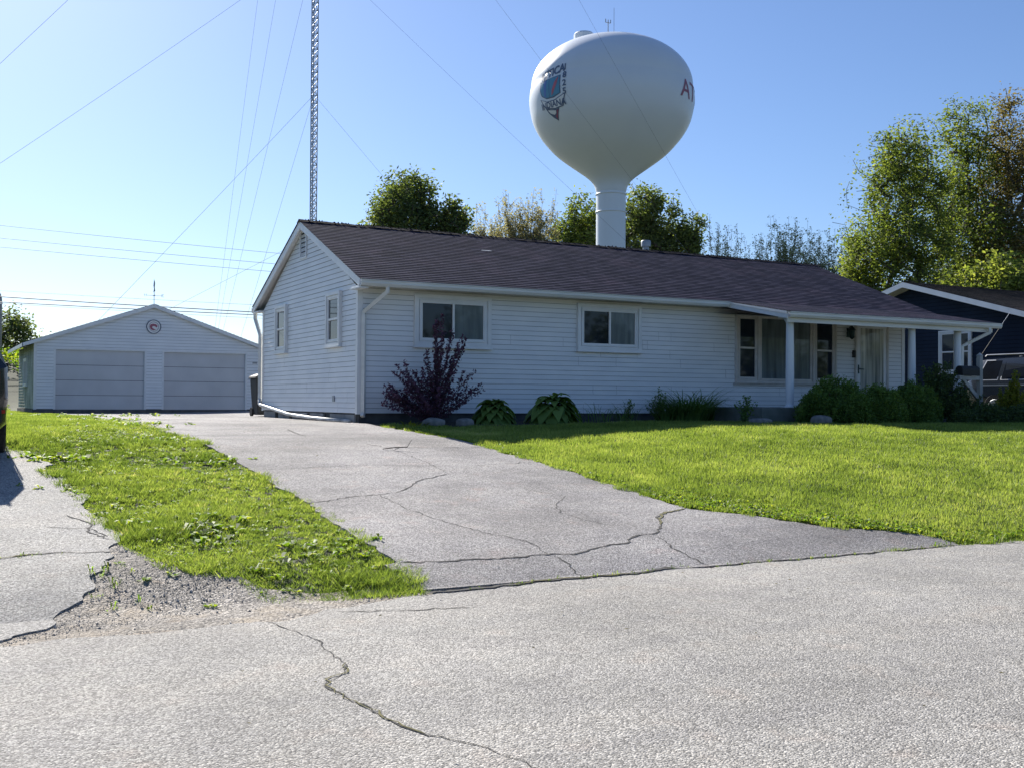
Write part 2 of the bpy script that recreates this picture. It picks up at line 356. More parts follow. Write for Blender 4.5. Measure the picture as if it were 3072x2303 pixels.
# road: far edge at y about 7.8, parallel to the house
def redge(x):
    e = [(-40, 7.0), (0.0, 7.25), (1.58, 7.2), (2.1, 7.2), (2.6, 7.42), (3.3, 7.62), (4.5, 7.76), (6, 7.82), (9, 7.84), (12, 7.8), (20, 7.75), (60, 7.7)]
    return float(np.interp(x, [p[0] for p in e], [p[1] for p in e]))+jag(x, 0, .10, 4)+jag(x, 5, .06, 15)
xr = np.concatenate([np.arange(-300, -20, 20), np.arange(-20, -1, 1), np.arange(-1, 14, .06), np.arange(14, 30, .5), np.arange(30, 300, 20)])
CRR=[(2.13,6.9),(2.15,6.73),(2.17,6.46),(2.14,6.21),(2.13,5.89),(2.06,5.69),(1.92,5.59),(1.88,5.47),(1.89,5.14),(1.94,4.99),(1.93,4.79),(1.97,4.66),(2.02,4.48),(2.09,4.37),(2.13,4.26),(2.18,4.12),(2.21,3.98),(2.3,3.6),(2.34,3.0)]
def rx(mb):
    crack(mb, [(2.05,7.25)]+CRR, .010, .022, 1, wob=.018); crack(mb, CRR[4:13], .012, .024, 2, wob=.02)
    crack(mb, [(10.2, 7.75), (11.0, 7.35), (12.2, 7.25)], .025, .022, 1); crack(mb, [(10.6, 7.55), (12.5, 7.7)], .02, .022, 1)
    crack(mb, [(2.6, 7.3), (3.1, 7.15), (3.5, 7.05)], .02, .022, 1)
strip_sheet('road', [((x, -6.0), (x, redge(x))) for x in xr], .018, [M['road'], M['crack'], M['crackdirt']], 24, rx, skirt=.1)
# main driveway
DRIVE_L=[(3.25,7.6),(3.49,8.19),(3.57,8.52),(3.5,8.8),(3.51,9.3),(3.51,10.1),(3.57,11.2),(3.51,12.1),(3.53,13.44),(3.52,14.94),(3.46,16.55),(3.41,18.56),(3.27,21.71),(4.44,35.12)]
DRIVE_R=[(7.26,19.04),(7.2,17.99),(7.54,17.25),(7.6,15.79),(7.54,14.84),(7.57,13.85),(7.56,12.88),(7.61,11.71),(7.66,10.69),(7.61,9.84),(7.79,9.81),(8.2,9.1),(8.56,8.68),(9.06,8.41),(9.4,8.24),(9.51,8.14)]
JOINT=[(3.29,7.71),(3.88,7.62),(4.56,7.76),(4.95,7.87),(5.69,7.81),(6.36,7.86),(7.25,7.81),(8.14,7.9),(8.78,7.92),(9.47,7.83),(10.54,7.8)]
ROAD_L=[(0.44,7.33),(0.99,7.24),(1.58,7.2),(2.08,7.15),(2.59,7.44),(3.25,7.6)]
NDRIVE=[(0.99,15.51),(1.28,13.86),(1.39,12.47),(1.45,11.42),(1.51,10.49),(1.48,9.75),(1.25,8.98),(1.14,8.49),(0.92,8.14),(0.59,7.51),(0.44,7.33)]
GRASS_LOW=[(0.99,15.51),(1.28,13.86),(1.39,12.47),(1.45,11.42),(1.51,10.49),(1.66,9.33),(1.76,8.7),(2.15,8.46),(2.11,8.1),(2.33,7.76),(3.12,7.63),(3.28,7.67)]
CR1=[(3.56,8.48),(3.83,8.45),(4.16,8.43),(4.44,8.42),(4.93,8.42),(5.21,8.4),(5.42,8.48),(5.7,8.57),(5.9,8.58),(6.11,8.78),(6.45,8.86),(6.73,9.16),(6.92,9.5),(7.18,9.71),(7.57,9.85)]
CR2=[(6.38,8.76),(6.33,8.59),(6.26,8.34),(6.28,8.11),(6.32,7.89)]
CR3=[(4.98,8.39),(5.01,8.23),(4.96,8.04),(4.93,7.84)]
CR4=[(4.46,11.33),(4.47,11.06),(4.47,10.51),(4.53,10.02),(4.64,9.63),(4.72,9.29),(4.86,9.04),(4.95,8.85),(4.98,8.71),(4.93,8.42)]
CR5=[(3.51,11.02),(3.79,11.12),(4.19,11.28),(4.5,11.35),(4.81,11.47),(5.04,11.77),(5.29,12.1),(5.56,12.24),(5.81,12.46)]
CR6=[(5.84,15.31),(5.97,14.91),(6.43,14.83),(7.46,14.7)]
CR7=[(5.97,14.91),(5.99,14.1),(5.94,13.24),(5.87,12.57)]
CR8=[(6.34,11.51),(6.34,11.3),(6.58,10.83),(6.19,10.4),(6.0,9.97),(6.04,9.61),(6.18,9.2)]
CR9=[(5.48,18.14),(5.36,17.28),(5.34,16.68)]
CR10=[(4.37,24.26),(4.42,22.02),(4.44,20.72),(4.83,20.21)]
CRN=[(0.55,9.36),(0.84,9.42),(1.01,9.42),(1.42,9.35)]
CRR=[(2.13,6.9),(2.15,6.73),(2.17,6.46),(2.14,6.21),(2.13,5.89),(2.06,5.69),(1.92,5.59),(1.88,5.47),(1.89,5.14),(1.94,4.99),(1.93,4.79),(1.97,4.66),(2.02,4.48),(2.09,4.37),(2.13,4.26),(2.18,4.12),(2.21,3.98)]
def dl(y):
    if y < 8.5: return 3.42
    if y < 21.7: return ly(DRIVE_L[2:13], y)
    return float(np.interp(y, [21.7, 28, 35, 41.9], [3.3, 3.45, 3.6, 3.7]))
def dr(y):
    if y < 9.8: return float(np.interp(y, [7.7, 8.14, 8.24, 8.41, 8.68, 9.1, 9.6, 9.84], [9.75, 9.55, 9.4, 9.06, 8.56, 8.2, 7.85, 7.64]))
    if y < 18.0: return float(np.interp(y, [9.84, 12.9, 14.8, 17.2, 18.0], [7.64, 7.56, 7.55, 7.5, 7.44]))
    return float(np.interp(y, [18, 19, 26.9, 27.6, 31, 41.9], [7.44, 7.42, 7.42, 7.5, 10.5, 11.6]))
yd = np.concatenate([np.arange(7.86, 12, .05), np.arange(12, 20, .1), np.arange(20, 41.95, .3)])
def dx_(mb):
    for c, wd in ((CR1, .026), (CR2, .016), (CR3, .013), (CR4, .011), (CR5, .018), (CR6, .018), (CR7, .009), (CR8, .009), (CR9, .03), (CR10, .03)):
        crack(mb, c, wd, .024, 1, wob=.02)
    joint(mb, 3.4, 6.0, .06, 1, .028); joint(mb, 5.5, 9.6, .03, 1, .028); joint(mb, 4.2, 5.4, .03, 2, .030)
    crack(mb, CR1[-4:], .035, .026, 2); crack(mb, [(4.2, 24), (7.2, 22.6)], .06, .024, 1); crack(mb, [(4.0, 17.0), (7.4, 16.8)], .015, .024, 1)
    crack(mb, [(5.3,15.7),(5.7,15.9),(6.2,15.6)], .012, .024, 1); crack(mb, [(3.6,13.1),(5.0,13.3),(6.4,13.0),(7.5,13.2)], .012, .024, 1)
def joint(mb, x0, x1, wd, mi, off):
    xx = np.arange(x0, x1, .12); crack(mb, [(float(x), redge(float(x))+.015) for x in xx], wd, off, mi, wob=.012)
strip_sheet('driveway', [((dl(y)+jag(0, y, .07, 2)+jag(3, y, .05, 11), y), (dr(y)+jag(9, y, .12, 3)+jag(6, y, .07, 11), y)) for y in yd], .020, [M['drive'], M['crack'], M['crackdirt']], 26, dx_, skirt=.06)
# neighbour's driveway (lower left)
def nr(y): return float(np.interp(y, [7.3, 7.6, 8.14, 8.5, 9.0, 9.75, 10.5, 11.4, 12.5, 13.9, 15.5, 16.5], [.30, .62, .92, 1.14, 1.25, 1.48, 1.51, 1.45, 1.39, 1.28, 1.0, .75]))
yn = np.arange(7.36, 16.4, .06)
def nx_(mb):
    crack(mb, CRN, .025, .026, 1, wob=.03); crack(mb, [(-1.5, 9.25)]+CRN[:2], .03, .028, 2)
    crack(mb, [(1.2,10.9),(1.35,10.5),(1.3,10.1),(1.42,9.8)], .02, .026, 1); crack(mb, [(1.0,10.4),(1.3,10.3),(1.45,9.9)], .015, .026, 1)
strip_sheet('neighbor_driveway', [((-4.0, y), (nr(y)+jag(3, y, .14, 3)+jag(1, y, .09, 10), y)) for y in yn], .022, [M['ndrive'], M['crack'], M['crackdirt']], 20, nx_, skirt=.04)
# gravel shoulder between the two
def gtop(x): return float(np.interp(x, [.2, 1.35, 1.55, 1.76, 2.15, 2.3, 2.6, 3.1, 3.6], [8.6, 9.9, 9.35, 8.75, 8.4, 8.0, 7.85, 7.75, 7.7]))
xg = np.arange(-.4, 3.55, .05)
strip_sheet('gravel_shoulder', [((x, 7.05), (x, max(7.2, gtop(x)+jag(x, 2, .25, 3)+.12))) for x in xg], .010, M['gravel'], 12)
# mulch bed along the front of the house
strip_sheet('planting_bed', [((x, float(np.interp(x, [7.4, 9, 13, 15.5, 16, 24], [19.3, 18.2, 18.15, 18.1, 16.3, 16.1]))+jag(x, 1, .2, 2)), (x, 20.3)) for x in np.arange(7.45, 24, .25)], .012, M['mulch'], 6)
GRASS_STRIP = [(0.8, 16.6), (0.89, 15.51), (1.18, 13.86), (1.29, 12.47), (1.35, 11.42), (1.41, 10.49), (1.56, 9.33), (1.66, 8.75), (2.15, 8.4), (2.2, 8.0), (2.45, 7.82), (3.12, 7.7), (3.42, 7.72), (3.59, 8.2), (3.59, 12), (3.59, 16.5), (3.49, 21.7), (3.54, 28), (3.79, 41.9), (3.3, 41.9), (3.3, 49), (3, 62), (-9, 62), (-9, 17), (0, 17)]
LAWN = [(7.42, 19.1), (7.47, 17), (7.52, 14), (7.58, 9.9), (7.82, 9.66), (8.22, 9.11), (8.62, 8.66), (9.12, 8.38), (9.62, 8.06), (9.9, 7.81), (11, 7.74), (40, 7.71), (40, 16), (24, 16.3), (16.2, 16.5), (15.6, 18.2), (8.92, 18.3), (7.82, 19.2)]
# ------------------------------------------------------------------ leaf / grass clouds
def cloud(name, P, mat, parent=None, val=None):
    """P: (n,k,3) faces with own verts, k=3 or 4"""
    n, k, _ = P.shape; me = bpy.data.meshes.new(name)
    me.vertices.add(n*k); me.vertices.foreach_set('co', P.reshape(-1).astype(np.float32))
    me.loops.add(n*k); me.loops.foreach_set('vertex_index', np.arange(n*k, dtype=np.int32))
    me.polygons.add(n); me.polygons.foreach_set('loop_start', np.arange(0, n*k, k, dtype=np.int32))
    me.update(calc_edges=True)
    a = me.attributes.new('v', 'FLOAT', 'POINT'); v = rng.random(n) if val is None else val
    a.data.foreach_set('value', np.repeat(np.clip(v, 0, 1), k).astype(np.float32))
    me.materials.append(mat); me.validate()
    o = bpy.data.objects.new(name, me); COL.objects.link(o)
    if parent: o.parent = parent; me.transform(Matrix.Translation(-parent.location))
    return o
CAMXY = np.array([0, 0])
def tufts(name, poly, ncl, seed, hgt, rad, per, yr, xr, ref=9.0, wd=.004):
    """tufty turf: blades splay out of clump centres, each clump with its own height and tone"""
    g = np.random.default_rng(seed); n = int(ncl*(xr[1]-xr[0])*(yr[1]-yr[0])); cx = g.uniform(*xr, n); cy = g.uniform(*yr, n); d = np.hypot(cx, cy)
    k = (g.random(n) < np.clip((ref/d)**1.4, 0, 1)) & inpoly(cx, cy, poly) & (np.degrees(np.arctan2(cx, cy)) > -4); cx, cy = cx[k], cy[k]; n = len(cx)
    big = vnoise(cx, cy, 1.6); ch = hgt*(.45+1.3*big**1.5)*(.6+.9*g.random(n)); tone = .08+.5*vnoise(cx+3, cy, 1.0)+g.normal(0, .16, n)+(g.random(n) < .05)*.4
    cx, cy, ch, tone = [np.repeat(a, per) for a in (cx, cy, ch, tone)]; m = len(cx); a = g.uniform(0, 6.283, m); r_ = np.sqrt(g.random(m))*rad
    x = cx+np.cos(a)*r_; y = cy+np.sin(a)*r_; z = H(x, y)-.005; hh = ch*g.uniform(.5, 1.1, m); ln = hh*g.uniform(.3, 1.2, m); a2 = a+g.normal(0, .7, m)
    ww = wd*(np.hypot(x, y)/ref)**.8*g.uniform(.7, 1.4, m); th = g.uniform(0, 6.283, m); P = np.zeros((m, 3, 3))
    P[:, 0] = np.stack([x-np.cos(th)*ww, y-np.sin(th)*ww, z], 1); P[:, 1] = np.stack([x+np.cos(th)*ww, y+np.sin(th)*ww, z], 1); P[:, 2] = np.stack([x+np.cos(a2)*ln, y+np.sin(a2)*ln, z+hh], 1)
    return cloud(name, P, M['grass'], None, tone+g.normal(0, .09, m)), m
def grass(name, poly, dens, seed, hgt, yr=(7, 60), xr=(-9, 40), ref=9.0, wd=.0035, patch=0.0):
    g = np.random.default_rng(seed); n = int(dens*(xr[1]-xr[0])*(yr[1]-yr[0]))
    # sample more densely near the camera (thinned as 1/d)
    x = g.uniform(xr[0], xr[1], n); y = g.uniform(yr[0], yr[1], n); d = np.hypot(x, y)
    keep = g.random(n) < np.clip((ref/d)**1.5, 0, 1)
    x, y, d = x[keep], y[keep], d[keep]
    jx = x+(vnoise(x, y, 6)-.5)*.22; jy = y+(vnoise(y, x, 6)-.5)*.22
    k = inpoly(jx, jy, poly)
    # only the fan the camera and its near neighbours could see
    ang = np.degrees(np.arctan2(x, y)); k &= (ang > -4) & (ang < 62)
    x, y, d = x[k], y[k], d[k]; n = len(x)
    clump = vnoise(x, y, 2.2)*.5+vnoise(x, y, 6)*.5
    hh = hgt*(.45+1.1*clump)*(.6+.8*g.random(n))*(1-patch*.5*np.clip(vnoise(x+31, y+5, 1.2)*2-1, 0, 1))
    ww = wd*(d/ref)**.75*(.7+.6*g.random(n))
    z = H(x, y)+.0
    th = g.uniform(0, 2*np.pi, n); lean = g.uniform(.1, .75, n)*hh; la = g.uniform(0, 2*np.pi, n)
    dx, dy = np.cos(th)*ww, np.sin(th)*ww
    P = np.zeros((n, 3, 3))
    P[:, 0] = np.stack([x-dx, y-dy, z], 1); P[:, 1] = np.stack([x+dx, y+dy, z], 1)
    P[:, 2] = np.stack([x+np.cos(la)*lean, y+np.sin(la)*lean, z+hh], 1)
    v = .12+.33*vnoise(x, y, .7)+.35*vnoise(x+9, y, 3)+g.normal(0, .16, n)+np.clip(vnoise(x+40, y, 1.1)-.72, 0, 1)*(.6+patch)-patch*np.clip(vnoise(x+70, y+9, 1.7)-.6, 0, 1)*1.2
    return cloud(name, P, M['grass'], None, v), n
o, n1 = grass('lawn_grass', LAWN, 8500, 1, .048, patch=.25, yr=(7.7, 19.4), xr=(7.3, 40)); tag(o, 'short bright green lawn grass in front of the white house', 'grass', kind='stuff')
SN = GRASS_STRIP[:20]+[(3.4, 30), (-3, 30), (-2, 17), (0, 17)]
o, n2 = grass('grass_far', [(3.4, 19), (3.45, 28), (3.7, 41.9), (3.3, 49), (3, 62), (-9, 62), (-9, 17), (0, 17)], 8000, 2, .045, yr=(17, 62), xr=(-9, 4), patch=.6); tag(o, 'bright grass on the rise beside the garage', 'grass', kind='stuff')
GN = [p for p in GRASS_STRIP if p[1] < 20]; GN = GN[:GN.index((3.59, 16.5))+1]+[(3.42, 22), (-3, 22), (-1, 17), (0, 17)]
o, n2 = tufts('grass_strip', GN, 330, 2, .050, .05, 26, (7.5, 22), (-3, 3.6)); tag(o, 'weedy green grass strip between the two driveways', 'grass', kind='stuff')
o, n3 = tufts('joint_grass', [(8.3, 7.83), (9.3, 7.86), (9.9, 7.80), (12.8, 7.74), (12.8, 7.95), (10.6, 8.02), (9.7, 7.98), (8.3, 7.88)], 900, 9, .05, .03, 18, (7.7, 8.1), (8.2, 12.9)); tag(o, 'ragged yellow green grass tufts in the joint between the road and the driveway apron', 'grass', kind='stuff')
print('grass', n1, n2, n3)
# broadleaf weeds: little rosettes
def rosettes(name, centers, mat, lmin, lmax, nl, label, cat='weeds', wf=.28, kind='stuff', flatness=.35):
    P = []; v = []
    for (cx, cy, s) in centers:
        z0 = h(cx, cy)
        for i in range(int(nl*(.7+.6*random.random()))):
            a = random.uniform(0, 6.283); L = random.uniform(lmin, lmax)*s; d = Vector((math.cos(a), math.sin(a), 0)); sd_ = Vector((-d.y, d.x, 0))
            b = Vector((cx+random.uniform(-1, 1)*.05*s, cy+random.uniform(-1, 1)*.05*s, z0+.01)); hh = L*random.uniform(flatness*.5, flatness*2.2)
            m1 = b+d*L*.5+Vector((0, 0, hh)); t = b+d*L+Vector((0, 0, hh*.8)); ww = L*wf
            P.append([b, m1+sd_*ww, t, m1-sd_*ww]); v.append(random.random())
    P = np.array([[list(p) for p in q] for q in P]); o = cloud(name, P, mat, None, np.array(v))
    tag(o, label, cat, kind=kind); return o
cs = []
for (cx, cy, r_, n, s) in ((2.35, 10.05, .22, 22, 1.1), (2.0, 10.8, .3, 16, .8), (2.75, 8.4, .45, 14, .8), (3.3, 9.2, .25, 14, .8), (2.9, 14.0, .3, 10, 1), (3.1, 16.5, .35, 22, .9), (3.2, 19.5, .4, 26, 1.1), (3.2, 23, .5, 22, 1.2), (3.2, 30, 1.5, 30, 1.2), (1.35, 14.4, .22, 12, 1.2), (1.6, 8.75, .12, 3, .7), (1.4, 12.2, .2, 8, .8)):
    for i in range(n): cs.append((random.gauss(cx, r_), random.gauss(cy, r_), s*random.uniform(.6, 1.2)))
for i in range(900):
    x = random.uniform(1.5, 3.45); y = random.uniform(8, 20)
    if x > nr(y)+.1 and y > gtop(x): cs.append((x, y, random.uniform(.3, .5)))
rosettes('grass_strip_weeds', cs, M['weed'], .05, .10, 9, 'broad leaved dandelion and plantain weeds in the grass strip')
cs = []
for i in range(1100):
    t = random.random(); y = 7.95+(t**1.5)*3.0; x = dr(max(y, 7.9))+.02+abs(random.gauss(0, .45))
    if y > 8.0: cs.append((x, y+.05, random.uniform(.35, .8)))
for i in range(260):
    y = random.uniform(10, 18); cs.append((dr(y)+abs(random.gauss(0, .12)), y, random.uniform(.35, .8)))
for i in range(70): cs.append((7.5+random.uniform(0, 1.1), 18.9-random.uniform(0, 1)*1.2, random.uniform(.5, 1.1)))
for (cx, cy) in ((10.4, 8.0), (10.9, 8.05), (11.5, 8.1), (9.9, 7.95), (12.2, 8.1)):
    for i in range(9): cs.append((random.gauss(cx, .15), random.gauss(cy, .07), random.uniform(.5, 1.1)))
rosettes('lawn_edge_weeds', cs, M['weed'], .03, .06, 8, 'clover and creeping weeds along the lawn edge beside the driveway', 'weeds', .42, flatness=.5)
cs = []
for i in range(90): x = random.uniform(3.6, 12); cs.append((x, redge(x)+random.uniform(-.02, .06), random.uniform(.25, .6)*(1.5 if x > 8.8 else .8)))
for i in range(16): cs.append((random.gauss(1.25, .12), random.uniform(7.9, 8.9), random.uniform(.3, .8)))
for i in range(24): cs.append((random.uniform(.2, 1.0), 9.4+random.gauss(0, .03), random.uniform(.2, .4)))
rosettes('joint_weeds', cs, M['weed'], .03, .06, 8, 'small weeds growing in the joint between road and driveways', 'weeds', .2, flatness=.9)
# loose gravel stones
g = np.random.default_rng(5); n = 30000; x = g.uniform(-.2, 3.6, n); y = g.uniform(7.15, 10, n); gt = np.interp(x, [.2, 1.35, 1.55, 1.76, 2.15, 2.3, 2.6, 3.1, 3.6], [8.6, 9.9, 9.35, 8.75, 8.4, 8.0, 7.9, 7.8, 7.8]); nrr = np.interp(y, [7.3, 7.6, 8.14, 8.5, 9.0, 9.75, 10.5], [.30, .62, .92, 1.14, 1.25, 1.48, 1.51])
k = (y < gt+.25+g.normal(0, .12, n)) & (x > nrr-.05); k &= (x > .1); sand_ = (np.abs(y-np.interp(x, [.5, 1.2, 1.8, 2.3, 2.8], [7.30, 7.42, 7.50, 7.52, 7.50])) < np.interp(x, [.5, .9, 1.6, 2.2, 2.75], [.0, .10, .17, .12, .0])); k &= ~(sand_ & (g.random(n) < .93)); k &= g.random(n) < 1.3*vnoise(x, y, 2)**1.5; x, y = x[k], y[k]; n = len(x)
s = g.uniform(.002, .006, n)*(1+1.5*(g.random(n) < .05)); z = H(x, y)+.012+s*.2
dirs = g.normal(size=(n, 4, 3)); dirs /= np.linalg.norm(dirs, axis=2, keepdims=True)
base = np.array([[1, 0, -.3], [-.5, .87, -.3], [-.5, -.87, -.3], [0, 0, .7]])
ang = g.uniform(0, 6.28, n); ca, sa = np.cos(ang), np.sin(ang)
T4 = np.zeros((n, 4, 3))
for i in range(4):
    b = base[i]*(1+0*s[0]); T4[:, i, 0] = x+s*(ca*b[0]-sa*b[1]+.25*dirs[:, i, 0]); T4[:, i, 1] = y+s*(sa*b[0]+ca*b[1]+.25*dirs[:, i, 1]); T4[:, i, 2] = z+s*(b[2]+.2*dirs[:, i, 2])
F = np.stack([T4[:, [0, 1, 3]], T4[:, [1, 2, 3]], T4[:, [2, 0, 3]]], 1).reshape(-1, 3, 3)
st = leafmat('gravel_stone', [(0, (.16, .16, .16)), (.5, (.34, .33, .30)), (1, (.52, .49, .44))], 0.0)
o = cloud('loose_gravel', F, st, None, np.repeat(g.random(n), 3)); tag(o, 'loose grey gravel stones at the road shoulder', 'gravel', kind='stuff')
# ------------------------------------------------------------------ wall helper
class Wall:
    """local coords: u along, n outward, z up"""
    def __init__(s, origin, U, Nn): s.o = Vector(origin); s.U = Vector(U); s.N = Vector(Nn)
    def __call__(s, u, n, z): p = s.o+s.U*u+s.N*n; return (p.x, p.y, z)
def siding(mb, W, u0, u1, z0, z1, e=.1016, lim=None, butt=.015, mi=0):
    """lap siding courses; lim(z) -> (ulo,uhi) clips a gable"""
    z = z0
    while z < z1-1e-4:
        zt = min(z+e, z1)
        a0, b0 = (u0, u1) if lim is None else lim(z); a1, b1 = (u0, u1) if lim is None else lim(zt)
        if b0-a0 > .01:
            if b1 < a1: a1 = b1 = (a1+b1)/2
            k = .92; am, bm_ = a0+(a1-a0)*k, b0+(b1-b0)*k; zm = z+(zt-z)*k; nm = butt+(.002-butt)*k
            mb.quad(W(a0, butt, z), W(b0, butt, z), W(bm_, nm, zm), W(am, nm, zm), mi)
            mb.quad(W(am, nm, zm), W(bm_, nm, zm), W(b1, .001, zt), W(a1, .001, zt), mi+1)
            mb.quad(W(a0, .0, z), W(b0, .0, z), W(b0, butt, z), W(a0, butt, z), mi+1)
        z += e
def seams(mb, W, u0, u1, z0, z1, n):
    for i in range(n):
        u = random.uniform(u0, u1); k = random.randrange(int((z1-z0)/.2042)); z = z0+k*.2042
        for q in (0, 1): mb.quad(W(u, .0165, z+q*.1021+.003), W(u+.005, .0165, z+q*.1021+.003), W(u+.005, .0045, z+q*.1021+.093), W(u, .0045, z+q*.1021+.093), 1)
def wbox(mb, W, u0, u1, n0, n1, z0, z1, mi=0): mb.box(u0, u1, n0, n1, z0, z1, mi, T=lambda u, n, z: W(u, n, z))
def window(parent, W, u0, u1, z0, z1, kind, tr=.11, label=None, mats=('glass', 'glass'), rev=.075, trim='trim'):
    """outer trim box u0..u1,z0..z1; sliding ('slide'), double hung ('hung') or fixed; returns frame object"""
    mb = MB(); t = tr; t0 = tr*.55
    for a in ((u0, u1, z1-t0, z1), (u0, u1, z0, z0+t0), (u0, u0+t0, z0+t0, z1-t0), (u1-t0, u1, z0+t0, z1-t0)): wbox(mb, W, a[0], a[1], -.01, rev, a[2], a[3])
    for e_, n_ in ((t0, rev-.028), (t0+(t-t0)*.45, rev-.012)):
        q = t0+(t-t0)*.40 if e_ == t0 else t
        for a in ((u0+e_, u1-e_, z1-q, z1-e_), (u0+e_, u1-e_, z0+e_, z0+q), (u0+e_, u0+q, z0+q, z1-q), (u1-q, u1-e_, z0+q, z1-q)): wbox(mb, W, a[0], a[1], -.01, n_, a[2], a[3])
    wbox(mb, W, u0-.02, u1+.02, -.01, rev+.025, z0-.025, z0)            # sill nose
    iu0, iu1, iz0, iz1 = u0+t, u1-t, z0+t, z1-t; s = .03
    fr = mb.build('window', M[trim], parent)
    if label: fr['label'] = label
    mb = MB()
    for a in ((iu0, iu1, iz1-s, iz1), (iu0, iu1, iz0, iz0+s), (iu0, iu0+s, iz0+s, iz1-s), (iu1-s, iu1, iz0+s, iz1-s)): wbox(mb, W, a[0], a[1], 0, rev-.022, a[2], a[3])
    um = (iu0+iu1)/2; zm = (iz0+iz1)/2
    if kind == 'slide': wbox(mb, W, um-.022, um+.022, 0, rev-.014, iz0+s, iz1-s)
    if kind == 'hung': wbox(mb, W, iu0+s, iu1-s, 0, rev-.014, zm-.022, zm+.022)
    mb.build('sash', M[trim], fr)
    panes = [(iu0+s, iu1-s, iz0+s, iz1-s)]
    if kind == 'slide': panes = [(iu0+s, um-.022, iz0+s, iz1-s), (um+.022, iu1-s, iz0+s, iz1-s)]
    if kind == 'hung': panes = [(iu0+s, iu1-s, iz0+s, zm-.022), (iu0+s, iu1-s, zm+.022, iz1-s)]
    for i, (a, b, c, d) in enumerate(panes):
        mb = MB(); mb.quad(W(a, .024+.006*i, c), W(b, .024+.006*i, c), W(b, .024+.006*i, d), W(a, .024+.006*i, d))
        mb.build('pane', M[mats[i % 2]], fr)
    return fr
def shingle_slope(mb, x0, x1, y0, z0, y1, z1, e=.127, butt=.008, x0t=None, x1t=None, v0=0.0, axis='x'):
    """slope from low edge (y0,z0) to top edge (y1,z1); runs along X (or along Y if axis='y')"""
    x0t = x0 if x0t is None else x0t; x1t = x1 if x1t is None else x1t
    L = math.hypot(y1-y0, z1-z0); n = max(1, round(L/e)); dn = Vector((-(z1-z0), (y1-y0)))/L
    if dn.y < 0: dn = -dn
    for i in range(n):
        t0, t1 = i/n, (i+1)/n
        ya, za = y0+(y1-y0)*t0, z0+(z1-z0)*t0; yb, zb = y0+(y1-y0)*t1, z0+(z1-z0)*t1
        xa0, xa1 = x0+(x0t-x0)*t0, x1+(x1t-x1)*t0; xb0, xb1 = x0+(x0t-x0)*t1, x1+(x1t-x1)*t1
        o = butt
        A = (xa0, ya+dn.x*o, za+dn.y*o); B = (xa1, ya+dn.x*o, za+dn.y*o); C_ = (xb1, yb, zb); D = (xb0, yb, zb); A2 = (xa0, ya, za); B2 = (xa1, ya, za)
        f = (lambda p: p) if axis == 'x' else (lambda p: (p[1], p[0], p[2]))
        v = v0+i*.127
        mb.quad(f(A), f(B), f(C_), f(D), 0, uv=[(xa0, v+.001), (xa1, v+.001), (xb1, v+.126), (xb0, v+.126)])
        mb.quad(f(A2), f(B2), f(B), f(A), 0, uv=[(xa0, v), (xa1, v), (xa1, v+.003), (xa0, v+.003)])
GUT = [(0, 0), (-.085, 0), (-.115, .05), (-.115, .095), (-.13, .105), (-.13, .12), (-.11, .12), (-.105, .10), (-.10, .055), (-.08, .012), (-.01, .012), (-.01, .12), (0, .12)]
def downspout(mb, pts, a=.04, b=.03):
    mb.tube(pts, math.hypot(a, b), 4)
# ------------------------------------------------------------------ main house
HX0, HX1, HY0, HY1 = 7.49, 22.55, 20.16, 26.88
SB, WT, RZ, RY = 1.30, 3.75, 5.50, 23.52
house = empty('ranch_house', (HX0, HY0, 1.1), 'long single storey white ranch house with dark shingle roof and front porch', 'house')
Wf = Wall((HX0, HY0, 0), (1, 0, 0), (0, -1, 0)); Wg = Wall((HX0, HY1, 0), (0, -1, 0), (-1, 0, 0))
Wr = Wall((HX1, HY0, 0), (0, 1, 0), (1, 0, 0)); Wb = Wall((HX1, HY1, 0), (-1, 0, 0), (0, 1, 0))
LX = HX1-HX0; LYY = HY1-HY0
mb = MB(); siding(mb, Wf, 0, LX, SB, WT, .1021); seams(mb, Wf, 0, LX, SB, WT, 46); mb.build('front_wall', [M['siding'], M['shade_grime']], house)
def glim(z):
    if z <= WT: return (0, LYY)
    k = (z-WT)/(RZ-.05-WT); k = min(k, 1); return (LYY/2*k, LYY-LYY/2*k)
mb = MB(); siding(mb, Wg, 0, LYY, SB, RZ-.05, .1021, glim); seams(mb, Wg, .1, LYY-.1, SB, WT, 22); mb.build('gable_wall', [M['siding'], M['shade_grime']], house)
mb = MB(); siding(mb, Wr, 0, LYY, SB, RZ-.05, .1021, glim); siding(mb, Wb, 0, LX, SB, WT, .1021); mb.build('wall', [M['siding'], M['shade_grime']], house)
# corner boards
for (x, y, sx, sy) in ((HX0, HY0, -1, -1), (HX0, HY1, -1, 1), (HX1, HY0, 1, -1), (HX1, HY1, 1, 1)):
    mb = MB(); mb.box(min(x, x+sx*.022), max(x, x+sx*.022), min(y+sy*.022, y-sy*.085), max(y+sy*.022, y-sy*.085), SB-.02, WT)
    mb.box(min(x+sx*.0, x-sx*.085), max(x+sx*.0, x-sx*.085), min(y, y+sy*.022), max(y, y+sy*.022), SB-.02, WT)
    mb.build('corner_trim', M['trim'], house)
# foundation: blocks with vent gaps on the gable side
mb = MB(); mb.box(HX0+.04, HX1-.04, HY0+.04, HY1-.04, .7, SB+.01); mb.build('foundation', M['slab'], house)
mb = MB()
for (y0, y1) in ((26.72, 25.75), (25.5, 24.6), (24.4, 23.3), (23.1, 22.2), (21.75, 20.3)): mb.box(HX0-.012, HX0+.03, y1, y0, .95, SB-.03)
o = mb.build('foundation_blocks', M['block'], house)
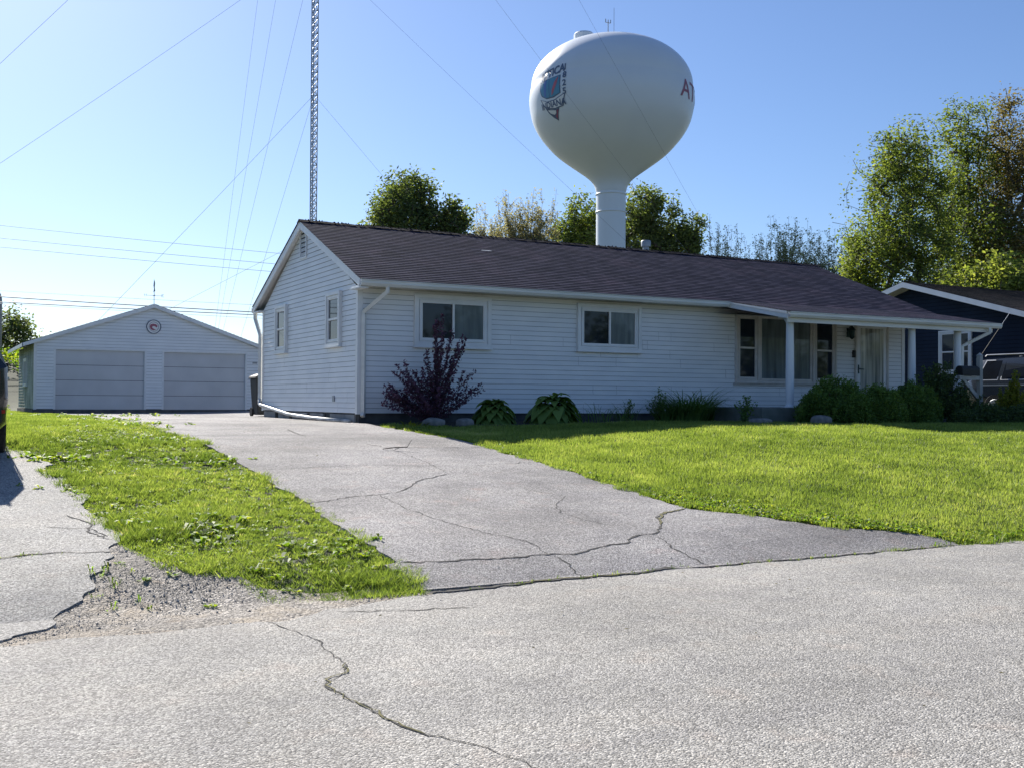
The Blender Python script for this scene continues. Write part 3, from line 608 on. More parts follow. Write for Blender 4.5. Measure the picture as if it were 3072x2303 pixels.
# soffits and fascia
EY = HY0-.45; EZ = 3.87
mb = MB(); mb.box(HX0-.10, 16.34, EY+.01, HY0, WT, WT+.02); mb.box(HX0-.10, HX1+.15, HY1, HY1+.45, WT, WT+.02)
mb.build('soffit', M['soffit'], house)
mb = MB(); mb.box(HX0-.12, 16.34, EY-.012, EY+.012, WT-.005, EZ-.005); mb.box(HX0-.12, HX1+.2, HY1+.44, HY1+.465, WT-.005, EZ-.005)
mb.build('fascia', M['gutter'], house)
# rake boards on the gable (left) and right
RXL = HX0-.13; RXR = HX1+.18
slope = (RZ+.02-EZ)/(RY-EY)
for xa, xb in ((RXL-.02, RXL+.01), (RXR-.01, RXR+.02)):
    mb = MB()
    for sgn in (-1, 1):
        y0 = RY+sgn*(RY-EY+.03); z0 = EZ
        P = [(xa, y0, z0-.16), (xb, y0, z0-.16), (xb, y0, z0+.0), (xa, y0, z0+.0), (xa, RY, RZ-.15), (xb, RY, RZ-.15), (xb, RY, RZ+.01), (xa, RY, RZ+.01)]
        mb.add(P, [(0, 1, 2, 3), (0, 4, 5, 1), (1, 5, 6, 2), (2, 6, 7, 3), (3, 7, 4, 0)])
        # underside board between rake and wall
        x2 = HX0 if xa < 10 else HX1
        mb.quad((xb if xa < 10 else xa, y0, z0-.10), (x2, y0, z0-.10), (x2, RY, RZ-.09), (xb if xa < 10 else xa, RY, RZ-.09))
    mb.build('rake_board', M['trim'], house)
mb = MB(); mb.box(RXL-.02, HX0-.01, HY1, HY1+.46, WT-.03, EZ-.12); mb.build('eave_return', M['trim'], house)
mb = MB(); mb.box(RXL-.02, HX0-.01, EY-.012, HY0, WT-.03, EZ-.12); mb.box(RXL-.05, HX0+.02, EY-.05, HY0+.02, WT-.055, WT-.032)
mb.build('eave_return', M['trim'], house)
# roof
mb = MB()
shingle_slope(mb, RXL-.04, 23.2, EY-.05, EZ, RY, RZ+.03, x1t=22.62)
mb.quad((RXL-.04, HY1+.5, EZ), (23.2, HY1+.5, EZ), (22.62, RY, RZ+.03), (RXL-.04, RY, RZ+.03), 0, uv=[(0, 0), (15, 0), (15, 4), (0, 4)])
PZ0, PY0 = 3.52, HY0-2.42
shingle_slope(mb, 16.30, 23.12, PY0-.03, PZ0, EY-.05, EZ+.004, x1t=23.2, v0=12.7, butt=.003)
o = mb.build('roof', M['shingle'], house)
mb = MB()   # underside of the roof deck
mb.quad((RXL, EY, EZ-.03), (RXR, EY, EZ-.03), (RXR, RY, RZ-.02), (RXL, RY, RZ-.02)); mb.quad((RXL, HY1+.45, EZ-.03), (RXR, HY1+.45, EZ-.03), (RXR, RY, RZ-.02), (RXL, RY, RZ-.02))
mb.build('roof_deck', M['trim'], house)
mb = MB()   # mossy ridge caps
x = RXL-.04
while x < 22.6:
    zz = RZ+.035+random.uniform(-.004, .014); sagz = -.035*math.sin(math.pi*(x-7.4)/15.2); L = .30; dz = .014
    mb.add([(x, RY-.15, zz-.062), (x+L, RY-.15, zz-.062+.01), (x, RY, zz+dz), (x+L, RY, zz), (x, RY+.15, zz-.062), (x+L, RY+.15, zz-.062)], [(0, 1, 3, 2), (2, 3, 5, 4), (0, 2, 4)])
    for q in range(4):
        cx = x+random.random()*.2; rr = random.uniform(.006, .022); mb.lathe([(rr, -.01), (rr*.7, rr*.6), (.001, rr)], (cx, RY+random.uniform(-.08, .05), zz+.004), 5)
    x += .2
mb.build('ridge_cap', M['shingle'], house)
# gutters
mb = MB(); mb.prism(GUT, (HX0-.15, EY-.013, EZ-.135), (16.32, EY-.013, EZ-.135), (0, 1, 0), (0, 0, 1)); o = mb.build('gutter', M['gutter'], house)
mb = MB(); mb.prism(GUT, (16.34, PY0+.03, PZ0-.135), (23.15, PY0+.03, PZ0-.135), (0, 1, 0), (0, 0, 1)); mb.build('gutter', M['gutter'], house)
mb = MB(); mb.prism([(-a, b) for a, b in GUT], (HX0-.15, HY1+.47, EZ-.135), (HX1+.1, HY1+.47, EZ-.135), (0, 1, 0), (0, 0, 1)); mb.build('gutter', M['gutter'], house)
# porch beam, gable-side rake of the porch roof, ceiling
mb = MB()
mb.box(16.36, 22.95, PY0+.04, PY0+.065, PZ0-.235, PZ0-.03)          # fascia
mb.box(16.42, 22.6, HY0-2.2, HY0-2.02, 3.385, 3.52)               # beam
mb.build('porch_fascia', M['gutter'], house)
mb = MB()
P = [(16.31, PY0+.0, PZ0-.16), (16.35, PY0+.0, PZ0-.16), (16.35, PY0, PZ0-.005), (16.31, PY0, PZ0-.005), (16.31, EY-.02, WT-.02), (16.35, EY-.02, WT-.02), (16.35, EY-.02, EZ-.01), (16.31, EY-.02, EZ-.01)]
mb.add(P, [(0, 1, 2, 3), (0, 4, 5, 1), (1, 5, 6, 2), (2, 6, 7, 3), (3, 7, 4, 0), (7, 6, 5, 4)])
P = [(p[0]-.02, p[1], p[2]+(.0 if i % 4 > 1 else .10)) for i, p in enumerate(P)]
mb.add(P, [(0, 1, 2, 3), (0, 4, 5, 1), (1, 5, 6, 2), (2, 6, 7, 3), (3, 7, 4, 0), (7, 6, 5, 4)])
mb.build('porch_rake_board', M['trim'], house)
mb = MB(); mb.quad((16.36, PY0+.06, 3.40), (23.0, PY0+.06, 3.40), (23.0, HY0, 3.62), (16.36, HY0, 3.62)); mb.build('porch_ceiling', M['soffit'], house)
# porch floor
mb = MB(); mb.box(15.6, 22.7, HY0-2.45, HY0-.03, .9, 1.435); mb.box(15.64, 22.66, HY0-2.41, HY0-.03, 1.435, 1.45); o = mb.build('porch_floor', M['porch'], house); bevel(o, .012)
for cx in (16.68, 20.46, 22.03):
    cy = HY0-2.11
    mb = MB(); mb.lathe([(.10, 0), (.105, .03), (.088, .06), (.086, .09), (.092, .7), (.088, 1.3), (.082, 1.78), (.082, 1.84), (.10, 1.87), (.12, 1.90), (.15, 1.935)], (cx, cy, 1.45), 28)
    mb.box(cx-.15, cx+.15, cy-.13, cy+.13, 1.45, 1.475); 
    o = mb.build('porch_column', M['white'], house, smooth=False)
    o.data.polygons.foreach_set('use_smooth', [len(p.vertices) == 4 and abs(p.normal.z) < .9 and i >= 0 for i, p in enumerate(o.data.polygons)])
# front windows
window(house, Wf, 8.66-HX0, 10.39-HX0, 2.63, 3.69, 'slide', .15, 'wide sliding window partly behind the purple bush', ('glass', 'glass_curtain'))
window(house, Wf, 12.50-HX0, 14.18-HX0, 2.65, 3.69, 'slide', .14, 'sliding window in the middle of the front wall', ('glass', 'glass_curtain'))
window(house, Wf, 16.90-HX0, 17.62-HX0, 2.03, 3.66, 'hung', .10, 'narrow window left of the picture window', trim='trim_beige')
window(house, Wf, 17.60-HX0, 19.36-HX0, 2.03, 3.66, 'fixed', .07, 'large fixed picture window behind the porch column', ('glass_curtain', 'glass'), rev=.07, trim='trim_beige')
window(house, Wf, 19.34-HX0, 20.12-HX0, 2.03, 3.66, 'hung', .10, 'narrow window right of the picture window', trim='trim_beige')
mb = MB(); wbox(mb, Wf, 16.86-HX0, 20.02-HX0, -.01, .05, 1.955, 2.0); mb.build('window_sill', M['trim_beige'], house)
# gable windows (u measured from the back corner)
window(house, Wg, HY1-25.68, HY1-24.80, 2.65, 3.77, 'hung', .12, 'back window of the gable end')
window(house, Wg, HY1-21.95, HY1-21.08, 2.65, 3.77, 'hung', .12, 'front window of the gable end')
# gable vent
mb = MB(); u0, u1 = HY1-23.86, HY1-23.40
wbox(mb, Wg, u0, u0+.04, 0, .035, 4.74, 5.32); wbox(mb, Wg, u1-.04, u1, 0, .035, 4.74, 5.32); wbox(mb, Wg, u0, u1, 0, .035, 4.70, 4.74); wbox(mb, Wg, u0, u1, 0, .035, 5.32, 5.35)
for k in range(11):
    z = 4.75+k*.052; mb.add([Wg(u0+.04, .034, z), Wg(u1-.04, .034, z), Wg(u1-.04, .02, z+.026), Wg(u0+.04, .02, z+.026)], [(0, 1, 2, 3)])
wbox(mb, Wg, u0+.04, u1-.04, 0, .006, 4.74, 5.32, 1); mb.build('gable_vent', [M['trim'], M['black']], house)
mb = MB(); wbox(mb, Wg, HY1-21.56, HY1-21.46, .0, .035, 1.52, 1.64); mb.build('outlet_cover', M['galv'], house)
# front door
mb = MB(); D0, D1 = 20.84-HX0, 21.90-HX0
wbox(mb, Wf, D0-.06, D0, -.01, .05, 1.45, 3.62); wbox(mb, Wf, D1, D1+.06, -.01, .05, 1.45, 3.62); wbox(mb, Wf, D0-.06, D1+.06, -.01, .05, 3.56, 3.66)
dr_ = mb.build('front_door', M['trim_beige'], house); dr_['label'] = 'front door behind a full glass storm door'
mb = MB(); wbox(mb, Wf, D0, D1, .0, .03, 1.46, 3.56); 
mb.build('door_frame', M['trim'], dr_)
mb = MB(); a, b = D0+.13, D1-.12; mb.quad(Wf(a, .034, 1.75), Wf(b, .034, 1.75), Wf(b, .034, 3.45), Wf(a, .034, 3.45)); mb.build('storm_glass', M['glass_drape'], dr_)
mb = MB(); wbox(mb, Wf, D0+.045, D0+.075, .03, .045, 2.3, 2.52); mb.tube([Wf(D0+.06, .045, 2.42), Wf(D0+.06, .09, 2.42), Wf(D0+.19, .09, 2.41)], .011, 6); mb.build('handle', M['bronze'], dr_)
# wall lantern
mb = MB(); lx, lz = 20.56-HX0, 3.32
mb.lathe([(.001, .17), (.03, .15), (.09, .08), (.10, .05), (.075, .045), (.06, -.10), (.07, -.11), (.03, -.16), (.001, -.18)], Wf(lx, .14, lz), 8)
wbox(mb, Wf, lx-.05, lx+.05, 0, .02, lz-.11, lz+.11); mb.tube([Wf(lx, .01, lz+.06), Wf(lx, .08, lz+.16), Wf(lx, .14, lz+.15)], .012, 6)
mb.build('wall_lantern', M['bronze'], house)
mb = MB(); wbox(mb, Wf, 20.70-HX0, 20.79-HX0, 0, .05, 2.70, 2.88); mb.build('doorbell_box', M['black'], house)
# downspouts
mb = MB(); x = HX0+.06
downspout(mb, [(x+.35, EY-.06, EZ-.13), (x+.35, EY-.06, EZ-.22), (x+.03, HY0-.07, EZ-.60), (x+.03, HY0-.07, EZ-.72)]); downspout(mb, [(x+.03, HY0-.07, EZ-.68), (x+.03, HY0-.07, 1.32), (x+.0, HY0-.12, 1.24)])
mb.build('downspout', M['gutter'], house)
mb = MB(); 
downspout(mb, [(HX0-.10, HY1+.40, EZ-.1), (HX0-.10, HY1+.40, EZ-.3), (HX0-.06, HY1+.07, EZ-.72), (HX0-.06, HY1+.07, EZ-.85)]); downspout(mb, [(HX0-.06, HY1+.07, EZ-.8), (HX0-.06, HY1+.07, 1.52)])
mb.build('downspout', M['gutter'], house)
mb = MB(); mb.tube([(HX0-.06, HY1+.07, 1.58), (HX0-.08, HY1+.03, 1.46), (HX0-.09, HY1-.1, 1.42), (HX0-.09, 25.9, 1.35), (HX0-.09, 24.4, 1.22), (HX0-.09, 22.6, 1.165), (HX0-.10, 20.35, 1.14)], .04, 10)
mb.build('drain_pipe', M['old_pipe'], house, smooth=True)
mb = MB(); downspout(mb, [(22.75, PY0-.04, PZ0-.13), (22.75, PY0-.04, PZ0-.24), (22.4, HY0-2.1, PZ0-.50), (22.2, HY0-2.1, PZ0-.58), (22.17, HY0-2.1, 1.5)]); mb.build('downspout', M['gutter'], house)
# roof vents behind the ridge
for (vx, hh, r_) in ((17.15, .40, .085), (20.05, .24, .06)):
    mb = MB(); vy = RY+.6; vz = RZ-.25
    mb.lathe([(r_, 0), (r_, hh+.15)], (vx, vy, vz), 14)
    if hh > .3: mb.lathe([(r_+.045, hh+.08), (r_+.05, hh+.22), (r_+.03, hh+.25), (.001, hh+.26)], (vx, vy, vz), 14)
    mb.build('roof_vent', M['galv'], house, smooth=True)
# a torn pale tab on the shingles
mb = MB(); sx, t = 11.2, .66; yy = EY+(RY-EY)*t; zz = EZ+(RZ-EZ)*t+.035
mb.quad((sx, yy, zz), (sx+.32, yy+.03, zz+.012), (sx+.26, yy+.07, zz+.03), (sx+.06, yy+.05, zz+.022)); mb.build('torn_shingle', M['white_paint'], house)
# ------------------------------------------------------------------ garage
GX0, GX1, GY0, GY1 = 3.5, 11.62, 42.0, 48.9
GSB, GWT, GRX, GRZ = 1.18, 3.50, 7.56, 5.0
gar = empty('garage', (GX0, GY0, 1.0), 'white detached two door garage at the end of the driveway', 'garage')
Gf = Wall((GX0, GY0, 0), (1, 0, 0), (0, -1, 0)); Gl = Wall((GX0, GY1, 0), (0, -1, 0), (-1, 0, 0)); Gr = Wall((GX1, GY0, 0), (0, 1, 0), (1, 0, 0)); Gb = Wall((GX1, GY1, 0), (-1, 0, 0), (0, 1, 0))
GL = GX1-GX0; DO = [(4.20-GX0, 7.25-GX0), (7.95-GX0, 11.0-GX0)]
mb = MB()
for (a, b) in ((0, DO[0][0]), (DO[0][1], DO[1][0]), (DO[1][1], GL)): siding(mb, Gf, a, b, GSB, 3.29, .114)
def gl2(z):
    if z <= GWT: return (0, GL)
    k = min(1, (z-GWT)/(GRZ-.03-GWT)); return (GL/2*k, GL-GL/2*k)
siding(mb, Gf, 0, GL, 3.29, GRZ-.03, .114, gl2); mb.build('front_wall', [M['siding'], M['shade_grime']], gar)
mb = MB(); siding(mb, Gl, 0, GY1-GY0, GSB, GWT, .114); o = mb.build('side_wall', [M['siding_dirty'], M['shade_grime']], gar); o['label'] = 'green stained side wall of the garage'
mb = MB(); siding(mb, Gr, 0, GY1-GY0, GSB, GWT, .114); siding(mb, Gb, 0, GL, GSB, GRZ-.03, .114, gl2); mb.build('wall', [M['siding'], M['shade_grime']], gar)
mb = MB(); mb.box(GX0-.05, GX1+.05, GY0-.06, GY1+.03, .8, GSB-.02); mb.build('foundation_slab', M['slab'], gar)
for x in (GX0-.022, GX1-.08): mb = MB(); mb.box(x, x+.10, GY0-.022, GY0+.02, GSB-.02, GWT+.02); mb.build('corner_trim', M['trim'], gar)
for (a, b) in DO:
    mb = MB()
    for u in (a-.07, b): wbox(mb, Gf, u, u+.07, 0, .022, GSB-.02, 3.29)
    wbox(mb, Gf, a-.07, b+.07, 0, .024, 3.29, 3.36); mb.build('door_casing', M['trim'], gar)
for (a, b) in DO:
    mb = MB(); zs = [1.13, 1.67, 2.21, 2.75, 3.30]
    for z0, z1 in zip(zs, zs[1:]):
        n0 = -.07
        wbox(mb, Gf, a, b, n0-.02, n0, z0+.008, z1-.008)
        for q in (.14, .40): wbox(mb, Gf, a, b, n0, n0+.005, z0+q, z0+q+.02)
    d = mb.build('garage_door', M['garagedoor'], gar); d['label'] = 'left sectional garage door' if a < 2 else 'right sectional garage door'
    mb = MB(); wbox(mb, Gf, a, b, -.11, -.10, 1.1, 3.3); mb.build('door_backing', M['slab'], d)
    mb = MB(); wbox(mb, Gf, a-.005, a, -.1, 0, 1.15, 3.3); wbox(mb, Gf, b, b+.005, -.1, 0, 1.15, 3.3); wbox(mb, Gf, a, b, -.1, 0, 3.3, 3.302); mb.build('door_jamb', M['trim'], d)
# garage roof with metal edge
mb = MB(); yf, yb = GY0-.18, GY1+.2; ex = .42; ez = GWT-.02
sl = (GRZ+.06-ez)/(GRX-GX0+ex)
for sgn, xe in ((1, GX0-ex), (-1, GX1+ex)):
    n = 30
    for i in range(n):
        t0, t1 = i/n, (i+1)/n; xa = xe+(GRX-xe)*t0; xb = xe+(GRX-xe)*t1; za = ez+(GRZ+.06-ez)*t0; zb = ez+(GRZ+.06-ez)*t1
        mb.quad((xa, yf, za+.012), (xa, yb, za+.012), (xb, yb, zb), (xb, yf, zb), 0, uv=[(0, t0*4), (7, t0*4), (7, t1*4), (0, t1*4)])
        mb.quad((xa, yf, za), (xa, yb, za), (xa, yb, za+.012), (xa, yf, za+.012), 0, uv=[(0, 0), (7, 0), (7, .01), (0, .01)])
mb.build('roof', M['shingle'], gar)
for xe in (GX0-ex, GX1+ex):
    mb = MB()
    P = [(xe, yf, ez-.13), (xe, yf+.03, ez-.13), (xe, yf+.03, ez-.003), (xe, yf, ez-.003), (GRX, yf, GRZ-.08), (GRX, yf+.03, GRZ-.08), (GRX, yf+.03, GRZ+.055), (GRX, yf, GRZ+.055)]
    mb.add(P, [(0, 1, 2, 3), (0, 4, 5, 1), (1, 5, 6, 2), (2, 6, 7, 3), (3, 7, 4, 0)])
    mb.quad((xe, yf+.03, ez-.06), (xe, yb, ez-.06), (GRX, yb, GRZ-.01), (GRX, yf+.03, GRZ-.01))
    mb.box(min(xe, xe+.02), max(xe, xe+.02), yf, yb, ez-.13, ez-.002)
    mb.build('rake_board', M['trim'], gar)
window(gar, Gl, GY1-46.0, GY1-44.6, 2.0, 3.05, 'slide', .08, 'side window of the garage')
mb = MB(); wbox(mb, Gf, 11.28-GX0, 11.46-GX0, .01, .03, 2.93, 3.0); mb.build('number_plate', M['galv'], gar)
# round sign on the garage gable
sg = empty('round_sign', (7.56, GY0-.03, 4.22), 'round white sign with dark ring and red emblem above the garage doors', 'sign')
mb = MB(); mb.tube([Gf(7.56-GX0, .02, 4.22), Gf(7.56-GX0, .045, 4.22)], .24, 40); mb.build('plate', M['white_paint'], sg)
def ring(mb, cu, cz, r0, r1, n0, n1, seg=40):
    for k in range(seg):
        a0, a1 = 2*math.pi*k/seg, 2*math.pi*(k+1)/seg
        q = lambda r_, a, n: Gf(cu+r_*math.cos(a), n, cz+r_*math.sin(a))
        mb.quad(q(r0, a0, n1), q(r1, a0, n1), q(r1, a1, n1), q(r0, a1, n1)); mb.quad(q(r1, a0, n0), q(r1, a0, n1), q(r1, a1, n1), q(r1, a1, n0)); mb.quad(q(r0, a0, n0), q(r0, a0, n1), q(r0, a1, n1), q(r0, a1, n0))
mb = MB(); ring(mb, 7.56-GX0, 4.22, .235, .262, .02, .06); mb.build('rim', M['signblue'], sg); mb = MB(); ring(mb, 7.56-GX0, 4.22, .165, .178, .045, .049); mb.build('inner_ring', M['signblue'], sg)
mb = MB(); E_ = [(-.12, .08), (-.03, .11), (.09, .09), (.14, .02), (.10, -.03), (.03, .02), (-.04, .02), (-.06, -.04), (.02, -.09), (.09, -.10), (-.02, -.14), (-.11, -.10), (-.15, -.01)]
mb.poly([Gf(7.56-GX0+a, .051, 4.22+b) for a, b in E_]); mb.build('emblem', M['signred'], sg)
# weathervane
wv = empty('weathervane', (GRX, GY0-.05, GRZ+.05), 'dark metal weathervane on the garage roof peak', 'weathervane')
mb = MB(); zz = GRZ+.05
mb.tube([(GRX, GY0-.05, zz-.03), (GRX, GY0-.05, zz+.75)], .011, 6); mb.lathe([(.001, -.035), (.035, 0), (.001, .035)], (GRX, GY0-.05, zz+.33), 8); mb.build('rod', M['galv'], wv)
mb = MB()
mb.tube([(GRX-.26, GY0-.05, zz+.33), (GRX+.26, GY0-.05, zz+.33)], .008, 5); mb.tube([(GRX, GY0-.25, zz+.33), (GRX, GY0+.15, zz+.33)], .008, 5)
def strokes(mb, pl, cx, cz, s, y, r_):
    for l in pl: mb.tube([(cx+a*s, y, cz+b*s) for a, b in l], r_, 4)
strokes(mb, [[(-1, 1), (-.5, -1), (0, .6), (.5, -1), (1, 1)]], GRX-.31, zz+.335, .045, GY0-.05, .008)
strokes(mb, [[(.8, 1), (-.8, 1), (-.8, -1), (.8, -1)], [(-.8, 0), (.5, 0)]], GRX+.31, zz+.335, .045, GY0-.05, .008)
mb.build('direction_arms', M['galv'], wv)
mb = MB(); mb.poly([(GRX-.03, GY0-.05, zz+.45), (GRX+.04, GY0-.06, zz+.5), (GRX+.02, GY0-.055, zz+.62), (GRX+.035, GY0-.05, zz+.8), (GRX-.01, GY0-.05, zz+.95), (GRX-.03, GY0-.05, zz+.7), (GRX-.01, GY0-.045, zz+.58)]); o = mb.build('arrow', M['galv'], wv)
md = o.modifiers.new('s', 'SOLIDIFY'); md.thickness = .01
# ------------------------------------------------------------------ trash can
tc_ = empty('trash_can', (7.89, 28.2, 1.11), 'tall black wheeled trash can behind the back corner of the house', 'trash can')
mb = MB(); cx, cy, z0 = 7.89, 28.2, 1.11
P = [(-.24, -.26), (.24, -.26), (.24, .26), (-.24, .26)]
mb.add([(cx+a, cy+b, z0+.05) for a, b in P]+[(cx+a*1.22, cy+b*1.25, z0+.98) for a, b in P], [(3, 2, 1, 0), (4, 5, 6, 7), (0, 1, 5, 4), (1, 2, 6, 5), (2, 3, 7, 6), (3, 0, 4, 7)])
o = mb.build('bin_body', M['black'], tc_); bevel(o, .03)
mb = MB(); mb.add([(cx+a*1.38, cy+b*1.4, z0+.98) for a, b in P]+[(cx+a*1.3, cy+b*1.3, z0+1.04) for a, b in P]+[(cx+a*.7, cy+b*.8, z0+1.11) for a, b in P], [(3, 2, 1, 0), (0, 1, 5, 4), (1, 2, 6, 5), (2, 3, 7, 6), (3, 0, 4, 7), (4, 5, 9, 8), (5, 6, 10, 9), (6, 7, 11, 10), (7, 4, 8, 11), (8, 9, 10, 11)])
o = mb.build('lid', M['black'], tc_); bevel(o, .015)
for s in (-1, 1):
    mb = MB(); mb.tube([(cx+s*.24, cy+.22, z0+.12), (cx+s*.29, cy+.22, z0+.12)], .12, 18); mb.build('wheel', M['rubber'], tc_)
# ------------------------------------------------------------------ neighbour's navy house
nb = empty('navy_house', (28.5, 19.8, 1.1), 'dark navy sided house with white trim right of the white ranch house', 'house')
Nw = Wall((28.5, 30.0, 0), (0, -1, 0), (-1, 0, 0))   # gable wall facing -X, u from back
NL = 10.2; NWT = 3.98; NRY = 25.05; NRZ = 5.42; nlow = 4.05
def nlim(z):
    if z <= NWT: return (0, NL)
    k = min(1, (z-NWT)/(NRZ-NWT)); c = 30-NRY; return (c*k, NL-(NL-c)*k)
mb = MB(); siding(mb, Nw, 0, NL, 1.3, NRZ-.08, .12, nlim); mb.build('gable_wall', [M['navy'], M['navy_gap']], nb)
Nf = Wall((28.5, 19.8, 0), (1, 0, 0), (0, -1, 0)); mb = MB(); siding(mb, Nf, 0, 14, 1.3, NWT, .12); mb.build('front_wall', [M['navy'], M['navy_gap']], nb)
mb = MB(); mb.box(28.55, 42.5, 19.85, 30, .9, 1.31); mb.build('foundation', M['block'], nb)
ns = (NRZ+.06-4.14)/(NRY-20.3)   # pitch from the photograph
ye = 19.3; ze = NRZ+.06-ns*(NRY-ye); yb2 = 30.8; zb2 = NRZ+.06-ns*(yb2-NRY)
mb = MB(); shingle_slope(mb, 27.95, 43, ye, ze, NRY, NRZ+.08, .14, .016)
mb.quad((27.95, yb2, zb2), (43, yb2, zb2), (43, NRY, NRZ+.08), (27.95, NRY, NRZ+.08), 0, uv=[(0, 0), (15, 0), (15, 5), (0, 5)]); mb.build('roof', M['shingle2'], nb)
for (ya, za) in ((ye, ze), (yb2, zb2)):
    mb = MB(); P = [(27.95, ya, za-.17), (28.0, ya, za-.17), (28.0, ya, za), (27.95, ya, za), (27.95, NRY, NRZ-.11), (28.0, NRY, NRZ-.11), (28.0, NRY, NRZ+.06), (27.95, NRY, NRZ+.06)]
    mb.add(P, [(0, 1, 2, 3), (0, 4, 5, 1), (1, 5, 6, 2), (2, 6, 7, 3), (3, 7, 4, 0)])
    mb.build('rake_board', M['trim'], nb)
mb = MB()
for (ya, za) in ((ye, ze), (yb2, zb2)): mb.quad((27.99, ya, za-.14), (28.52, ya, za-.14), (28.52, NRY, NRZ-.09), (27.99, NRY, NRZ-.09))
mb.box(27.99, 43, ye, 19.8, ze-.17, ze-.15)
mb.build('soffit', M['soffit'], nb)
mb = MB(); mb.box(27.96, 43, ye-.03, ye, ze-.17, ze-.0); mb.build('fascia', M['trim'], nb)
window(nb, Nw, 30-24.02, 30-22.80, 2.5, 3.85, 'hung', .09, 'tall white framed window of the navy house')
# ------------------------------------------------------------------ water tower
TX, TY = 62.2, 93.68
tw = empty('water_tower', (TX, TY, 1.0), 'tall white water tower with bulb shaped tank and town lettering', 'water tower')
KS = 112/3270.
def tz(yc): return EYE+(1207-(50+yc/2.2107))*KS
prof = [(0, 144), (2.0, 145.5), (3.93, 155), (5.35, 190), (6.3, 243), (7.08, 300), (7.75, 375), (8.15, 440), (8.4, 500), (8.5, 555), (8.45, 610), (8.15, 700), (7.75, 755), (7.25, 805), (6.6, 855), (5.9, 905), (5.04, 950), (3.95, 1000), (2.95, 1045), (2.3, 1075), (1.85, 1105), (1.62, 1135), (1.54, 1170)]
TP = [(r_, tz(y)) for r_, y in prof]
zz_ = np.array([p[1] for p in TP][::-1]); rr_ = np.array([p[0] for p in TP][::-1])
# smooth the profile
def trad(z): return float(np.interp(z, zz_, rr_))
def tsm(z):
    return sum(trad(z+d)*k for d, k in ((-.5, .15), (-.25, .2), (0, .3), (.25, .2), (.5, .15)))
zt, zb_ = TP[0][1], TP[-1][1]
P = [(1.52, zb_)]
for i in range(1, 90):
    z = zb_+(zt-zb_)*i/90; 
    P.append((tsm(z) if z < zt-1.2 else trad(z), z))
# clean elliptical crown over the top fifth
zc = tz(480); rc = tsm(zc); P = [p for p in P if p[1] < zc]
for i in range(31):
    a = math.pi/2*i/30; P.append((max(.001, rc*math.cos(a)**.94), zc+(zt-zc)*math.sin(a)))
TPZ = np.array([p[1] for p in P]); TPR = np.array([p[0] for p in P])
mb = MB(); mb.lathe(P, (TX, TY, 0), 96); tank = mb.build('tank', M['white'], tw, smooth=True)
mb = MB(); mb.lathe([(2.3, 1.0), (1.75, 3.0), (1.52, 5.5), (1.515, zb_)], (TX, TY, 0), 64); ped = mb.build('pedestal', M['white'], tw, smooth=True)
for y in (1185, 1303):
    mb = MB(); z = tz(y); mb.lathe([(1.5, z-.09), (1.60, z-.05), (1.62, z), (1.60, z+.05), (1.5, z+.09)], (TX, TY, 0), 64); mb.build('ring', M['white'], tw, smooth=True)
mb = MB(); hx, hy = TX+rt.x*-2.9, TY+rt.y*-2.9
mb.lathe([(1.05, zt-1.5), (1.05, zt+.25), (.9, zt+.42), (.001, zt+.5)], (hx-fw.x*.5, hy-fw.y*.5, 0), 24); mb.build('roof_hatch', M['white'], tw)
mb = MB()
ax, ay = TX-rt.x*.55-fw.x*2, TY-rt.y*.55-fw.y*2
mb.tube([(ax, ay, zt-.5), (ax, ay, zt+1.3)], .05, 5); mb.tube([(ax-.3, ay, zt+1.0), (ax+.3, ay, zt+1.0)], .04, 4); mb.tube([(ax-.3, ay, zt+1.0), (ax-.3, ay, zt+1.35)], .05, 4); mb.tube([(ax+.3, ay, zt+1.0), (ax+.3, ay, zt+1.35)], .05, 4)
mb.tube([(ax+.35+rt.x*.3, ay+rt.y*.3, zt-.5), (ax+.35+rt.x*.3, ay+rt.y*.3, zt+2.6)], .025, 4)
mb.build('antenna', M['galv'], tw)
# lettering: flat shapes wrapped round the tank
def tR(z): return float(np.interp(z, TPZ, TPR))
def wrap(pts_uv, phi0, z0, off):
    out = []
    for u, v in pts_uv:
        z = z0+v
        if phi0 < 0: u *= .86; z = Z0+(z-Z0)*.80          # the emblem is drawn a little oversize
        r_ = tR(z)+off; ph = phi0+u/8.3
        d = (-fw)*math.cos(ph)+rt*math.sin(ph); out.append((TX+d.x*r_, TY+d.y*r_, z))
    return out
def wrap_bm(bm, phi0, z0, off, name, mat):
    for it in range(8):
        long = [e for e in bm.edges if e.calc_length() > .45]
        if not long: break
        bmesh.ops.subdivide_edges(bm, edges=long, cuts=1); bmesh.ops.triangulate(bm, faces=bm.faces)
    co = wrap([(v.co.x, v.co.y) for v in bm.verts], phi0, z0, off)
    for v, c in zip(bm.verts, co): v.co = Vector(c)-Vector(tw.location)
    me = bpy.data.meshes.new(name); bm.to_mesh(me); bm.free(); me.materials.append(mat)
    o = bpy.data.objects.new(name, me); COL.objects.link(o); o.parent = tw; return o
def shape(pl, phi0, z0, off, name, mat):
    bm = bmesh.new()
    for p in pl: bm.faces.new([bm.verts.new((a, b, 0)) for a, b in p])
    bmesh.ops.triangulate(bm, faces=bm.faces); return wrap_bm(bm, phi0, z0, off, name, mat)
